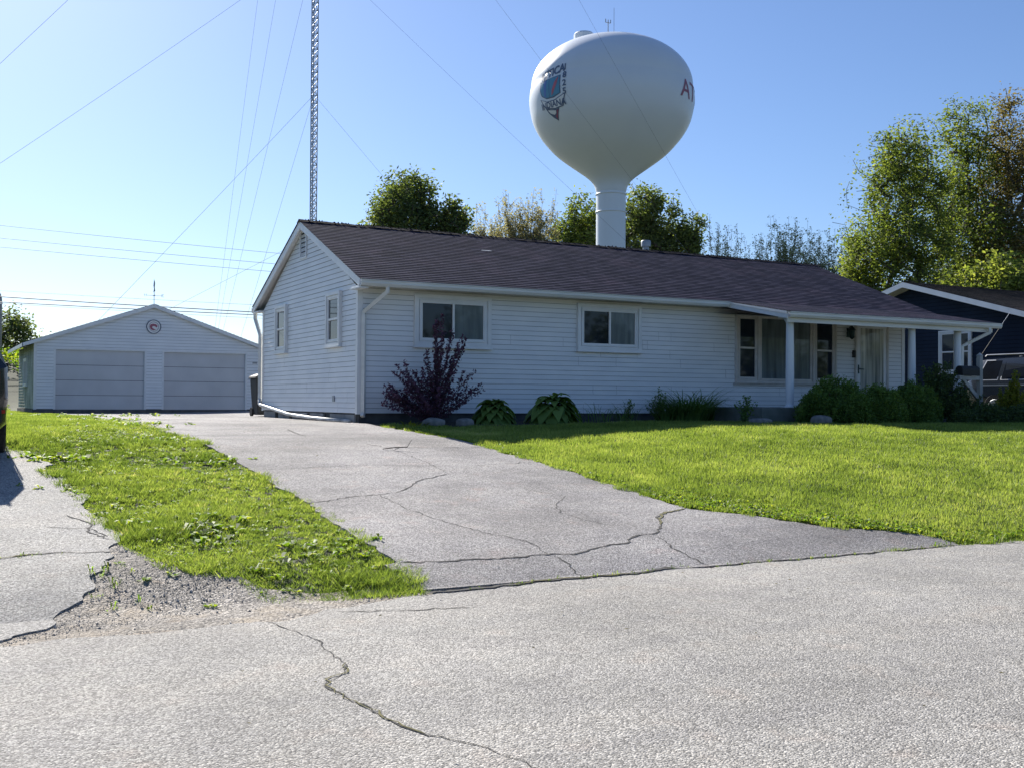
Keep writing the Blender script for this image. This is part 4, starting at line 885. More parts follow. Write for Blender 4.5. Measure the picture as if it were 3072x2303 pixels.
def text(s, size, phi0, z0, off, name, mat, bold=.0, shear=0, xs=1, origin=(0, 0), rot=0, step=None):
    bm = bmesh.new(); items = [(s, 0, 0)] if step is None else [(ch, 0, -i*step) for i, ch in enumerate(s)]
    for ch, ox, oy in items:
        cu = bpy.data.curves.new('t', 'FONT'); cu.body = ch; cu.size = size; cu.offset = bold; cu.shear = shear; cu.align_x = 'CENTER'; cu.align_y = 'CENTER'; cu.resolution_u = 3
        ob = bpy.data.objects.new('t', cu); COL.objects.link(ob); dg = bpy.context.evaluated_depsgraph_get()
        me = bpy.data.meshes.new_from_object(ob.evaluated_get(dg)); bpy.data.objects.remove(ob); bpy.data.curves.remove(cu)
        me.transform(Matrix.Translation((origin[0]+ox, origin[1]+oy, 0)) @ Matrix.Rotation(rot, 4, 'Z') @ Matrix.Diagonal((xs, 1, 1, 1)))
        bm.from_mesh(me); bpy.data.meshes.remove(me)
    bmesh.ops.triangulate(bm, faces=bm.faces)
    return wrap_bm(bm, phi0, z0, off, name, mat)
PH = R(-48.5); Z0 = 32.35
# right hand word, starting at the right edge and running out of sight
text('ATTICA', 2.6, R(76), 32.4, .03, 'tower_lettering', M['maroon'], .015, xs=1.12, origin=(1.05, 0))
shape([[(-2.15, 1.0), (1.25, 1.25), (1.25, -1.0), (.2, -1.35), (-1.0, -1.3), (-1.9, -.8), (-2.25, 0)]], PH, Z0, .02, 'emblem_border', M['navy_paint'])
shape([[(-2.0, .9), (-.5, 1.05), (-.5, -1.2), (-1.1, -1.15), (-1.8, -.7), (-2.1, 0)]], PH, Z0, .035, 'emblem_field', M['teal'])
shape([[(-1.4, .92), (-.9, .97), (-1.0, -1.1), (-1.4, -.9)]], PH, Z0, .045, 'emblem_stripe', M['blue_paint'])
shape([[(-.42, 1.06), (1.15, 1.15), (1.15, -.95), (.2, -1.2), (-.42, -1.2)]], PH, Z0, .035, 'emblem_field', M['teal'])
shape([[(.85, 1.05), (.98, 1.0), (.75, .2), (.25, -.7), (-.1, -1.1), (.0, -.4), (.4, .5)]], PH, Z0, .05, 'feather', M['red'])
shape([[(-2.2, -1.0), (-1.0, -1.5), (.3, -1.5), (1.9, -.95), (1.45, -2.45), (.2, -2.6), (-.9, -2.4), (-1.75, -1.95)]], PH, Z0-.1, .05, 'banner_border', M['navy_paint'])
shape([[(-2.0, -1.1), (-1.0, -1.6), (.3, -1.62), (1.75, -1.1), (1.35, -2.35), (.2, -2.48), (-.9, -2.28), (-1.65, -1.9)]], PH, Z0-.1, .062, 'banner', M['white_paint'])
text('INDIANA', 1.02, PH, Z0-2.1, .075, 'banner_lettering', M['navy_paint'], .03, origin=(-.15, 0), xs=.95)
shape([[(-1.5, -2.2), (-.6, -2.5), (.3, -2.62), (.75, -2.55), (.35, -3.3), (.1, -3.9), (-.5, -3.5), (-1.1, -2.9)]], PH, Z0-.1, .035, 'gear_border', M['navy_paint'])
shape([[(-1.15, -2.5), (-.5, -2.62), (.2, -2.75), (.1, -3.05), (-.2, -3.2), (-.8, -2.95)]], PH, Z0-.1, .047, 'gear', M['white_paint'])
shape([[(.3, -2.75), (.62, -2.7), (.32, -3.2), (.1, -3.75), (-.15, -3.35), (.15, -3.2)]], PH, Z0-.1, .055, 'gear_tip', M['maroon'])
text('ATTICA', 1.35, PH, Z0, .03, 'emblem_lettering', M['navy_paint'], .05, .25, origin=(-.35, 1.75), rot=R(9), xs=.86)
text('1825', 1.05, PH, Z0, .04, 'year_lettering', M['navy_paint'], .03, origin=(1.8, 2.1), step=1.0)
# ------------------------------------------------------------------ guyed radio mast
MX, MY = 29.85, 91.8
mast = empty('radio_mast', (MX, MY, 1.0), 'tall thin triangular lattice radio mast with guy wires', 'radio mast')
TOP = 84; fwid = .29
legs = []
for k in range(3):
    a = R(28.44*-1+90+60+120*k); legs.append((MX+math.cos(a)*fwid*1.12, MY+math.sin(a)*fwid*1.12))
for (lx, ly_) in legs:
    mb = MB(); mb.tube([(lx, ly_, 1), (lx, ly_, TOP)], .045, 6); mb.build('mast_leg', M['galv'], mast)
mb = MB(); z = 12.5; st_ = .68
while z < TOP-1:
    for k in range(3):
        a, b = legs[k], legs[(k+1) % 3]
        mb.tube([(*a, z), (*b, z)], .032, 3, cap=False); mb.tube([(*a, z), (*b, z+st_)], .028, 3, cap=False); mb.tube([(*b, z), (*a, z+st_)], .028, 3, cap=False)
    z += st_
mb.build('lattice_bracing', M['galv'], mast)
def guy(za, anchor, sag=.012, r_=.011):
    A = Vector((MX, MY, za)); B = Vector(anchor); L = (A-B).length; pts = []
    for i in range(15):
        t = i/14; p = A.lerp(B, t); p.z -= L*sag*4*t*(1-t)*.5; pts.append(p)
    mb = MB(); mb.tube(pts, r_, 4); mb.build('guy_wire', M['wire_steel'], mast)
RO, RI, LO, LI, LE, FO, FI = (66.35, 69.83, 1.3), (49.93, 79.86, 1.2), (-14.26, 75.96, 1.0), (5.74, 83.32, 1.0), (3.69, 86.7, 1.0), (30.42, 134.8, .8), (27.7, 115.8, .9)
for za in (41.2, 57.8, 78.9): guy(za, RO); guy(za, LO, .015); guy(za, FO, .006)
for za in (28.2,): guy(za, RI, .006); guy(za, LI, .008); guy(za, FI, .004)
guy(15.9, LE, .004); guy(15.9, (30.5, 118, .9), .004)
# power lines running parallel to the house, beyond the garage
WL = [('uppermost thin power line crossing the sky above the garage', 10.44, 10.03, .010, 0), ('second thin power line down in the sky above the garage', 9.78, 9.40, .011, 0), ('third thin power line down, high above the garage', 9.32, 8.94, .011, .0),
      ('faint cable just above the garage roof peak', 7.07, 6.96, .008, 0), ('upper thick black cable passing behind the garage roof', 6.76, 6.54, .026, .0), ('lower thick black cable passing behind the garage roof', 6.49, 6.39, .023, .0), ('faint lowest cable right of the garage roof peak', 6.42, 6.20, .008, 0)]
for lab, z0, z1, r_, _ in WL:
    mb = MB(); pts = []
    for i in range(41):
        x = -40+i*3.0; t = (x-3.5)/14.0; z = z0+(z1-z0)*t + .00045*(x-3.5)*(x-17.5); pts.append((x, 62.0, z))
    mb.tube(pts, r_, 5); o = mb.build('power_line', M['wire']); tag(o, lab, 'power line', 'power lines behind the garage')
# pole with bent top at the left edge
pl = empty('bent_pole', (3.94, 66.3, h(3.94, 66.3)), 'thick grey pole with a curved top at the far left edge behind the grassy bank', 'pole')
bx, by = 3.7, 66.3
mb = MB(); zg = h(bx, by)-.2; r_ = .155
pts = [(bx, by, zg), (bx, by, 6.9)]; pts += [(bx-(1-math.cos(a))*.75, by, 6.9+math.sin(a)*.75) for a in np.linspace(.2, math.pi/2, 8)]+[(bx-1.5, by, 7.66)]
mb.tube(pts, r_, 14); mb.build('shaft', M['galv'], pl, smooth=True)
mb = MB(); mb.lathe([(r_+.005, -.05), (r_+.03, -.04), (r_+.03, .04), (r_+.005, .05)], (bx, by, 6.75), 16); mb.build('band', M['chrome'], pl)
# ------------------------------------------------------------------ cars
def suv(loc, rz, label, tail=True):
    root = empty('parked_suv', loc, label, 'car')
    # local: +y forward (nose), z from ground; stations along y
    L = 4.75
    st = [  # y, half width low, belt, roof ; z low, sill, belt, roof
        (-2.37, .78, .84, .60, .50, .74, 1.05, 1.12), (-2.34, .86, .90, .63, .42, .72, 1.06, 1.16), (-2.25, .91, .94, .66, .36, .70, 1.08, 1.42), (-2.02, .93, .95, .68, .32, .70, 1.08, 1.68),
        (-1.6, .94, .95, .69, .27, .68, 1.07, 1.71), (-.6, .94, .95, .70, .27, .66, 1.05, 1.73), (.2, .94, .95, .69, .27, .66, 1.04, 1.71), (.75, .94, .95, .66, .27, .66, 1.04, 1.60),
        (1.25, .93, .94, .70, .27, .68, 1.03, 1.12), (1.9, .91, .92, .66, .30, .70, 1.0, 1.03), (2.2, .86, .86, .60, .36, .68, .92, .95), (2.37, .76, .74, .5, .44, .66, .82, .84)]
    mb = MB(); vs = []; n = 12
    for (y, wl, wb_, wr, z0, zs_, zb, zr) in st:
        ring_ = [(wl*.92, z0), (wl, z0+.08), (wb_, zs_), (wb_*.985, zb), (wr+.02, zr-.04), (wr-.12, zr)]
        vs += [(x, y, z) for x, z in ring_]+[(-x, y, z) for x, z in ring_[::-1]]
    fs = [(i*n+j, i*n+(j+1) % n, (i+1)*n+(j+1) % n, (i+1)*n+j) for i in range(len(st)-1) for j in range(n)]
    fs += [tuple(range(n)), tuple(range((len(st)-1)*n, len(st)*n))[::-1]]
    mb.add(vs, fs); X = Matrix.Translation(Vector(loc)) @ Matrix.Rotation(rz, 4, 'Z')
    def fin(mb, name, mat, par=root, smooth=False):
        mb.v = [tuple(X @ Vector(p)) for p in mb.v]; return mb.build(name, mat, par, smooth)
    body = fin(mb, 'body', M['carpaint'], smooth=True); recalc(body)
    md = body.modifiers.new('e', 'EDGE_SPLIT'); md.split_angle = R(38)
    def side(s, y0, y1, z0, z1, y2=None, y3=None, off=.012):
        # glass quad on the slanted cabin side: belt half width .935@z=1.05, roof .71@1.69
        w_ = lambda z: .938-(z-1.06)*(.235/.62)
        y2 = y1 if y2 is None else y2; y3 = y0 if y3 is None else y3
        return [(s*(w_(z0)+off), y0, z0), (s*(w_(z0)+off), y1, z0), (s*(w_(z1)+off), y2, z1), (s*(w_(z1)+off), y3, z1)]
    for s in (-1, 1):
        for (y0, y1, y2, y3) in ((-2.0, -1.38, -1.33, -1.82), (-1.24, -.32, -.32, -1.2), (-.22, .95, .42, -.22)):
            mb = MB(); q = side(s, y0-.03, y1+.03, 1.085, 1.645, y2+.03, y3-.03, .004); mb.quad(*q); w1 = fin(mb, 'window', M['carsilver'])
            mb = MB(); q = side(s, y0, y1, 1.11, 1.62, y2, y3, .010); mb.quad(*q); fin(mb, 'pane', M['carglass'], w1)
        mb = MB(); mb.tube([(s*.70, -1.9, 1.74), (s*.70, -1.85, 1.785), (s*.70, .3, 1.785), (s*.70, .4, 1.74)], .018, 6)
        fin(mb, 'roof_rail', M['chrome'])
        mb = MB(); mb.box(min(s*.945, s*.965), max(s*.945, s*.965), -2.0, 2.0, .93, .965); fin(mb, 'side_trim', M['carsilver'])
        mb = MB(); mb.box(min(s*.95, s*1.13), max(s*.95, s*1.13), .72, .82, 1.06, 1.22); m_ = fin(mb, 'mirror', M['black']); bevel(m_, .02)
        mb = MB(); mb.box(min(s*.62, s*.84), max(s*.62, s*.84), -2.385, -2.20, .78, 1.04); m_ = fin(mb, 'tail_light', M['tail']); bevel(m_, .02)
        mb = MB(); mb.box(min(s*.62, s*.90), max(s*.62, s*.90), -2.40, -2.30, .53, .57); fin(mb, 'rear_reflector', M['tail'])
        mb = MB(); mb.box(min(s*.5, s*.85), max(s*.5, s*.85), 2.2, 2.36, .70, .84); m_ = fin(mb, 'headlight', M['chrome']); bevel(m_, .02)
        for y in (-1.42, 1.45):
            mb = MB(); mb.tube([(s*.72, y, .36), (s*.74, y, .36), (s*.93, y, .36), (s*.955, y, .36)], [.33, .36, .36, .33], 28); wh = fin(mb, 'wheel', M['rubber'])
            mb = MB(); mb.tube([(s*.95, y, .36), (s*.963, y, .36)], [.22, .20], 20); fin(mb, 'rim', M['galv'], wh)
    mb = MB(); mb.add([(-.78, 1.28, 1.10), (.78, 1.28, 1.10), (.62, .80, 1.57), (-.62, .80, 1.57)], [(0, 1, 2, 3)]); mb.v = [(x, y+.02, z+.02) for x, y, z in mb.v]; fin(mb, 'windshield', M['carglass'])
    mb = MB(); mb.add([(-.70, -2.30, 1.12), (.70, -2.30, 1.12), (.60, -2.10, 1.60), (-.60, -2.10, 1.60)], [(0, 1, 2, 3)]); mb.v = [(x, y-.03, z+.01) for x, y, z in mb.v]; fin(mb, 'rear_window', M['carglass'])
    mb = MB(); mb.box(-.86, .86, -2.45, -2.25, .40, .60); m_ = fin(mb, 'bumper', M['black']); bevel(m_, .03)
    for y in (-1.5, -.2):
        mb = MB(); mb.tube([(-.70, y, 1.79), (.70, y, 1.79)], .02, 6); fin(mb, 'roof_crossbar', M['black'])
    return root, X
s1, X1 = suv((26.75, 18.5, 1.12), math.pi, 'dark suv with silver trim parked between the white house and the navy house')
mb = MB(); mb.tube([tuple(X1 @ Vector(p)) for p in ((.86, 2.1, 1.0), (.86, 2.1, 1.05))], .03, 6)
def whip(root):
    mb = MB(); a = Vector((25.8, 20.42, 2.80)); e = Vector((25.8, 19.45, 4.0)); b = a.lerp(e, .72); mb.tube([a, b], .014, 6); mb.build('antenna', M['black'], root)
    mb = MB(); mb.tube([b, e], .010, 6); mb.build('antenna_tip', M['chrome'], root)
whip(s1)
s2, X2 = suv((-.03, 16.55, .84), 0, 'dark suv at the far left edge on the neighbouring driveway')
# ------------------------------------------------------------------ mailbox post in the bed
mx0, my0 = 21.5, 17.0
mp = empty('mailbox_post', (mx0, my0, h(mx0, my0)), 'white wooden bracket post carrying a black mailbox behind the rose bush', 'mailbox')
mb = MB(); zg = h(mx0, my0)
mb.box(mx0-.05, mx0+.05, my0-.05, my0+.05, zg-.1, 2.66); mb.add([(mx0-.06, my0-.06, 2.66), (mx0+.06, my0-.06, 2.66), (mx0+.06, my0+.06, 2.66), (mx0-.06, my0+.06, 2.66), (mx0, my0, 2.74)], [(0, 1, 4), (1, 2, 4), (2, 3, 4), (3, 0, 4)])
mb.box(mx0-.045, mx0+.045, my0-.02, my0+.06, 2.0, 2.6)
bevel(mb.build('post', M['wood'], mp), .006)
mb = MB(); mb.box(mx0-.72, mx0-.05, my0-.045, my0+.045, 2.10, 2.19); P = [(-.62, 2.10), (-.50, 2.10), (-.06, 1.74), (-.06, 1.62)]
mb.add([(mx0+a, my0-.03, z) for a, z in P]+[(mx0+a, my0+.03, z) for a, z in P], [(0, 1, 2, 3), (7, 6, 5, 4), (0, 3, 7, 4), (1, 5, 6, 2)]); mb.build('bracket', M['wood'], mp)
mb = MB(); pr = [(-.10, 0), (.10, 0), (.10, .12)]+[(.10*math.cos(a), .12+.10*math.sin(a)) for a in np.linspace(0, math.pi, 9)]+[(-.10, .12)]
mb.prism(pr, (mx0-.70, my0, 2.20), (mx0-.12, my0, 2.20), (0, 1, 0), (0, 0, 1)); mb.build('mailbox', M['black'], mp)
# ------------------------------------------------------------------ plants
def leaves_at(C, size, n_per, spread, g, flat=.5):
    """C (m,3) cluster centres -> diamond leaves"""
    m = len(C); n = m*n_per; c = np.repeat(C, n_per, 0)+np.clip(g.normal(0, 1, (n, 3)), -1.7, 1.7)*spread
    d = g.normal(size=(n, 3)); d[:, 2] *= flat; d /= np.linalg.norm(d, axis=1, keepdims=True)
    e = g.normal(size=(n, 3)); e -= (e*d).sum(1, keepdims=True)*d; e /= np.linalg.norm(e, axis=1, keepdims=True)
    s = size*g.uniform(.6, 1.35, (n, 1))
    return np.stack([c-d*s, c+e*s*.48, c+d*s, c-e*s*.48], 1)
def skeleton(base, attractors, step, g, trunk_h, lean=(0, 0), up=.35, wander=.18):
    nodes = [np.array(base, float)]; par = [-1]
    k = max(2, int(trunk_h/step))
    for i in range(k):
        p = nodes[-1]+np.array([lean[0]/k+g.normal(0, .02), lean[1]/k+g.normal(0, .02), trunk_h/k]); nodes.append(p); par.append(len(nodes)-2)
    first = max(1, int(k*.55)); A = attractors[np.argsort(np.linalg.norm(attractors-nodes[-1], axis=1))]
    tips = []
    for a in A:
        P = np.array(nodes[first:]); dv = a-P; dist = np.linalg.norm(dv, axis=1)
        cost = dist+np.maximum(0, -(dv[:, 2]))*.9
        j = int(np.argmin(cost))+first; L = np.linalg.norm(a-nodes[j]); n = max(1, int(L/step)); p = nodes[j]; prev = j
        s0 = nodes[j]; mid = (s0+a)/2; mid = mid+np.array([0, 0, -L*.10*up])+g.normal(0, wander*L*.25, 3)
        for i in range(1, n+1):
            t = i/n; q = s0*(1-t)**2+mid*2*t*(1-t)+a*t*t; nodes.append(q+g.normal(0, .015*step, 3)); par.append(prev); prev = len(nodes)-1
        tips.append(prev)
    return np.array(nodes), np.array(par), tips
def branch_mesh(nodes, par, r0, rmin, name, mat, parent, expo=1.9, sides=5):
    n = len(nodes); cnt = np.zeros(n); kids = np.zeros(n, int)
    for i in range(1, n): kids[par[i]] += 1
    cnt[kids == 0] = 1
    for i in range(n-1, 0, -1): cnt[par[i]] += cnt[i]
    rad = np.maximum(rmin, r0*(cnt/cnt[0])**(1/expo)); mb = MB()
    done = set()
    for i in range(n-1, 0, -1):
        if i in done: continue
        # walk chain up to a node already drawn
        ch = [i]; done.add(i); j = par[i]
        while j > 0 and j not in done: ch.append(j); done.add(j); j = par[j]
        if j >= 0: ch.append(j)
        rr = [rad[q] for q in ch]; rr[-1] = min(rad[ch[-1]], rad[ch[-2]]*1.15) if len(ch) > 1 else rr[-1]
        sd_ = sides if max(rr) > r0*.15 else 3
        mb.tube([nodes[q] for q in ch], rr, sd_, cap=False)
    o = mb.build(name, mat, parent, smooth=True); return rad
def lobes_pts(lobes, n, g, shell=.55):
    w_ = np.array([a[3]*a[4]*a[5] for a in lobes]); w_ = w_/w_.sum(); idx = g.choice(len(lobes), n, p=w_); out = []
    for i in idx:
        cx, cy, cz, rx_, ry_, rz_ = lobes[i]; d = g.normal(size=3); d /= np.linalg.norm(d); r_ = (shell+(1-shell)*g.random())*(1 if g.random() < .85 else .6)*(1.18 if g.random() < .12 else 1)
        out.append((cx+d[0]*rx_*r_, cy+d[1]*ry_*r_, cz+d[2]*rz_*r_))
    return np.array(out)
TB = {}
def tree(name, base, lobes, natt, leafn, size, spread, mat, label, cat, r0=.28, trunk_h=None, seed=0, group=None, rmin=.012, step=.6, zmin=2.0, vbias=0., brown=None, sides=5, bark='bark', pername=('trunk', 'crown'), shell=.55):
    g = np.random.default_rng(seed); x, y = base; z = h(x, y)-.15
    root = empty(name, (x, y, z), label, cat, group)
    L2 = [(x+a[0], y+a[1], a[2], a[3], a[4], a[5]) for a in lobes]
    A = lobes_pts(L2, natt, g, shell); A = A[A[:, 2] > zmin]
    th = trunk_h or min(a[2] for a in L2)*.6-z
    nodes, par, tips = skeleton((x, y, z), A, step, g, th)
    branch_mesh(nodes, par, r0, rmin, pername[0], M[bark], root, sides=sides)
    # leaves on the outer two thirds of the twigs
    kids = np.zeros(len(nodes), int)
    for i in range(1, len(nodes)): kids[par[i]] += 1
    cand = [t for t in tips]
    for t in tips:
        j = t
        for _ in range(3):
            j = par[j]
            if j <= 0: break
            if g.random() < .6: cand.append(j)
    C = nodes[np.array(cand)]; C = C[C[:, 2] > zmin*.8]
    P = leaves_at(C, size, leafn, spread, g)
    # clumps keep one tone, with small leaf to leaf changes
    tone = np.repeat(g.normal(.45+vbias, .18, len(C)), leafn)+g.normal(0, .12, len(P))
    cloud(pername[1], P, M[mat], root, tone)
    return root
def fan_tree(name, base, fans, n, leafn, size, mat, label, cat, r0=.16, seed=0, fork=.35, group=None):
    """upright vase shaped tree: fine shoots fanning from a short trunk; fans = (dx,dy,top z,spread)"""
    g = np.random.default_rng(seed); x, y = base; z = h(x, y)-.15; root = empty(name, (x, y, z), label, cat, group); mb = MB(); C = []
    for (dx, dy, zt_, sp) in fans:
        zf = z+(zt_-z)*fork; hub = np.array([x+dx*.25, y+dy*.25, zf])
        mb.tube([(x, y, z), (x+dx*.1, y+dy*.1, (z+zf)/2), tuple(hub)], [r0, r0*.8, r0*.6], 6, cap=False)
        for i in range(int(n)):
            a = g.uniform(0, 6.283); rr = sp*math.sqrt(g.random()); top = np.array([x+dx+math.cos(a)*rr, y+dy+math.sin(a)*rr, zf+(zt_-zf)*(1-.5*(rr/sp)**2)*g.uniform(.72, 1)])
            m_ = 10; pts = []; b0 = hub+np.array([g.normal(0, .1), g.normal(0, .1), g.uniform(-.2, .45)*(zt_-zf)*.5]); b0[2] = min(b0[2], top[2]-.5)
            for j in range(m_+1):
                t = j/m_; p = b0*(1-t)+top*t; k = t*(1-t); p = p+np.array([(top[0]-b0[0])*.5*k, (top[1]-b0[1])*.5*k, -.6*k])+g.normal(0, .035, 3); pts.append(p)
            mb.tube(pts, [max(.010, r0*.22*(1-t/m_)) for t in range(m_+1)], 3, cap=False)
            P = np.array(pts)
            for j in range(3, m_):
                for _ in range(2):
                    d = (P[j+1]-P[j]); d = d/np.linalg.norm(d)+g.normal(0, .45, 3); l2 = g.uniform(.25, .8); q = P[j]+d*l2
                    mb.tube([P[j], (P[j]+q)/2+g.normal(0, .03, 3), q], [.013, .010, .008], 3, cap=False); C += [P[j]+(q-P[j])*u for u in (.4, .7, 1)]
            C += list(P[5:])
    mb.build('trunk', M['twig'], root); C = np.array(C)
    cloud('crown', leaves_at(C, size, leafn, .11, g), M[mat], root, np.repeat(g.normal(.5, .2, len(C)), leafn)); return root
# trees behind the house: lobes are offsets (dx,dy), absolute centre z, radii
tree('maple_tree', (25.7, 61.1), [(-0.62, -0.8, 12.57, 1.94, 1.94, 2.54), (0.5, -0.27, 13.71, 1.51, 1.51, 1.63), (-0.6, 1.46, 11.66, 1.51, 1.51, 2.18), (0.86, -1.6, 11.62, 1.33, 1.33, 2.0)], 480, 13, 0.12, 0.27, 'leaf_dense', 'dense dark green tree rising behind the left end of the ranch house roof', 'tree', .42, shell=.62, seed=11)
tree('maple_tree', (28.2, 59.8), [(-0.28, -0.98, 12.23, 0.91, 0.91, 1.45), (-0.38, 0.21, 11.17, 1.09, 1.09, 1.7)], 180, 13, 0.12, 0.26, 'leaf_dense', 'lower rounded green tree right of the dense tree behind the roof', 'tree', .3, shell=.62, seed=12)
fan_tree('young_tree', (35.4, 69.5), [(-0.34, 0.18, 16.0, 1.25), (0.55, -0.3, 14.7, 1.25)], 44, 4, .085, 'leaf_pale', 'small sparse tan leaved tree between the dense tree and the wispy tree', 'tree', seed=13, fork=.45)
fan_tree('willow_tree', (38.9, 69.9), [(-1.25, 0.68, 17.2, 1.72), (0.11, -0.06, 18.0, 1.62), (1.27, -0.69, 17.5, 1.34)], 54, 4, .085, 'leaf_pale', 'wispy pale tree with bare looking twigs left of the water tower', 'tree', seed=14, fork=.42)
tree('maple_tree', (66.1, 106.4), [(-0.33, -0.96, 23.15, 1.49, 1.49, 2.52), (-0.8, 0.43, 20.55, 2.29, 2.29, 2.29), (1.76, 0.19, 22.34, 1.15, 1.15, 2.52), (0.09, -1.19, 19.38, 2.29, 2.29, 2.29)], 320, 11, 0.2, 0.45, 'leaf_mid', 'light green tree just left of the water tower pedestal', 'tree', .35, shell=.62, seed=15)
tree('maple_tree', (73.0, 102.6), [(-1.17, -0.5, 23.65, 2.29, 2.29, 2.87), (0.93, -0.51, 21.99, 2.75, 2.75, 3.9), (0.01, 1.13, 19.82, 3.44, 3.44, 3.21)], 420, 12, 0.2, 0.48, 'leaf_dense', 'full dark green tree just right of the water tower pedestal', 'tree', .45, shell=.62, seed=16)
tree('maple_tree', (77.3, 100.3), [(-0.48, -0.88, 20.94, 1.72, 1.72, 2.18), (-0.87, 0.47, 19.36, 2.29, 2.29, 2.06)], 190, 12, 0.2, 0.45, 'leaf_dense', 'small rounded green tree at the right end of the group behind the roof', 'tree', .3, shell=.62, seed=17)
fan_tree('distant_tree', (61.3, 74.8), [(-0.51, 0.27, 18.2, 2.07), (1.18, -0.64, 18.0, 2.07)], 44, 3, .085, 'leaf_pale2', 'faint thin tree right of the tower group', 'tree', seed=18, fork=.4)
fan_tree('distant_tree', (63.6, 70.2), [(-0.63, 0.34, 17.5, 2.58), (1.01, -0.55, 17.5, 2.01)], 48, 4, .085, 'leaf_pale2', 'faint feathery tree above the right half of the roof', 'tree', seed=19, fork=.4)
fan_tree('distant_tree', (65.4, 66.9), [(-0.75, 0.41, 17.0, 2.24), (1.0, -0.54, 16.7, 1.97)], 50, 4, .085, 'leaf_pale2', 'feathery pale tree beside the big trees on the right', 'tree', seed=20, fork=.35)
# big trees on the right
tree('oak_tree', (42.6, 38.3), [(-0.58, -0.82, 14.01, 1.88, 1.88, 1.67), (-0.31, 0.17, 12.35, 2.17, 2.17, 1.97), (1.94, 0.09, 12.96, 1.59, 1.59, 2.08), (-1.56, -0.29, 9.7, 2.17, 2.17, 1.67), (0.65, -0.35, 9.66, 2.44, 2.44, 2.34), (-0.64, 1.48, 8.38, 1.59, 1.59, 2.18), (0.06, -1.17, 6.98, 2.17, 2.17, 1.35)], 1162, 10, .085, .24, 'leaf_mid', 'large leafy tree with open crown rising left of the navy house roof', 'tree', 0.26, trunk_h=5, seed=21, rmin=.014, shell=.4)
tree('oak_tree', (48.8, 39.5), [(-1.07, -0.56, 16.44, 1.46, 1.46, 1.73), (0.14, -0.08, 14.24, 1.9, 1.9, 2.24), (0.22, 1.02, 12.6, 1.9, 1.9, 2.24), (-0.52, -0.86, 10.03, 2.76, 2.76, 2.68), (-0.23, 0.13, 7.88, 2.94, 2.94, 1.78)], 1014, 10, .085, .24, 'leaf_mid', 'tall leafy tree with dark trunks standing above the navy house', 'tree', 0.28, trunk_h=6, seed=22, rmin=.014, shell=.4)
tree('oak_tree', (51.0, 38.3), [(-1.05, -0.57, 16.88, 1.03, 1.03, 1.78), (0.2, -0.11, 14.47, 2.23, 2.23, 2.68), (0.13, 1.07, 13.16, 1.59, 1.59, 2.12), (-0.69, -0.76, 9.62, 2.88, 2.88, 3.08)], 965, 11, .085, .24, 'leaf_brown', 'tallest bronze tinged tree at the right edge above the navy house', 'tree', 0.3, trunk_h=6, seed=23, rmin=.014, shell=.4)
tree('oak_tree', (41.8, 32.0), [(-0.79, -0.71, 6.69, 1.59, 1.59, 1.32), (-1.35, 0.73, 6.48, 1.06, 1.06, 1.06)], 300, 13, 0.1, 0.25, 'leaf_mid', 'low yellow green tree directly behind the navy house roof', 'tree', 0.15, trunk_h=4, seed=24, rmin=.014, vbias=.25, shell=.4)
tree('hedge_tree', (42.2, 40.8), [(-0.72, -0.75, 8.88, 0.62, 0.62, 2.06), (0.49, -0.27, 7.17, 0.92, 0.92, 1.85), (0.29, 0.98, 7.73, 0.51, 0.51, 2.06)], 260, 9, 0.09, 0.25, 'leaf_mid', 'bushy light green tree showing over the right end of the ranch roof', 'tree', 0.12, trunk_h=3.5, seed=25, rmin=.014, vbias=.15, shell=.4)
tree('hillside_tree', (5.5, 86.0), [(0, 0, 6.6, 1.3, 1.4, 1.6), (1.4, -.7, 5.2, 1.2, 1.2, 1.3), (-1.5, .8, 5.4, 1.5, 1.5, 1.8)], 120, 20, .12, .35, 'leaf_dense', 'small tree on the grassy bank left of the garage', 'tree', .18, trunk_h=1.2, seed=26, zmin=1)
src = tree('unseen_blocker_tree', (-14, -24), [(0, 0, 5.0, 6.0, 4.0, 5.0), (-3, 0, 4.0, 5, 3.5, 4.0), (3, 0, 4.2, 5, 3.5, 4.2), (0, 0, 8, 4, 3.5, 4.0)], 380, 20, .30, .8, 'leaf_dense', 'leftmost unseen tree added to darken window reflections', 'tree', .3, trunk_h=1.5, seed=30, zmin=.3, group='unseen trees added to darken reflections and sky fill')
src.location.z = -4.5  # tree row added out of view to darken window reflections and front wall fill
for i, (x, y, lab) in enumerate(((-2, -27, 'second'), (9, -24, 'third'), (21, -27, 'fourth'), (33, -25, 'fifth'), (46, -28, 'sixth'), (60, -26, 'seventh'), (75, -28, 'eighth'))):
    c = copy_tree(src); c.location = (x, y, -4.5); c.rotation_euler = (0, 0, i*1.1); tag(c, lab+' unseen tree from the left added to darken window reflections', 'tree', 'unseen trees added to darken reflections and sky fill')
# weedy bank behind the garage
P = []; g = np.random.default_rng(31)
n = 5200; x = g.uniform(-12, 8, n); y = g.uniform(50, 66, n); z = H(x, y)+.05; C = np.stack([x, y, z+.1], 1)
keep = vnoise(x, y, .35) > .5; C = C[keep]
o = cloud('bank_brush', leaves_at(C, .10, 6, .16, g), M['weed'], None); tag(o, 'rough weeds and brush covering the bank behind the garage', 'brush', kind='stuff')
# shrubs
def shrub(name, base, lobes, natt, leafn, size, spread, mat, label, cat, **k):
    return tree(name, base, lobes, natt, leafn, size, spread, mat, label, cat, step=.12, zmin=1.12, rmin=k.pop('rmin', .004), pername=('stems', 'foliage'), **k)
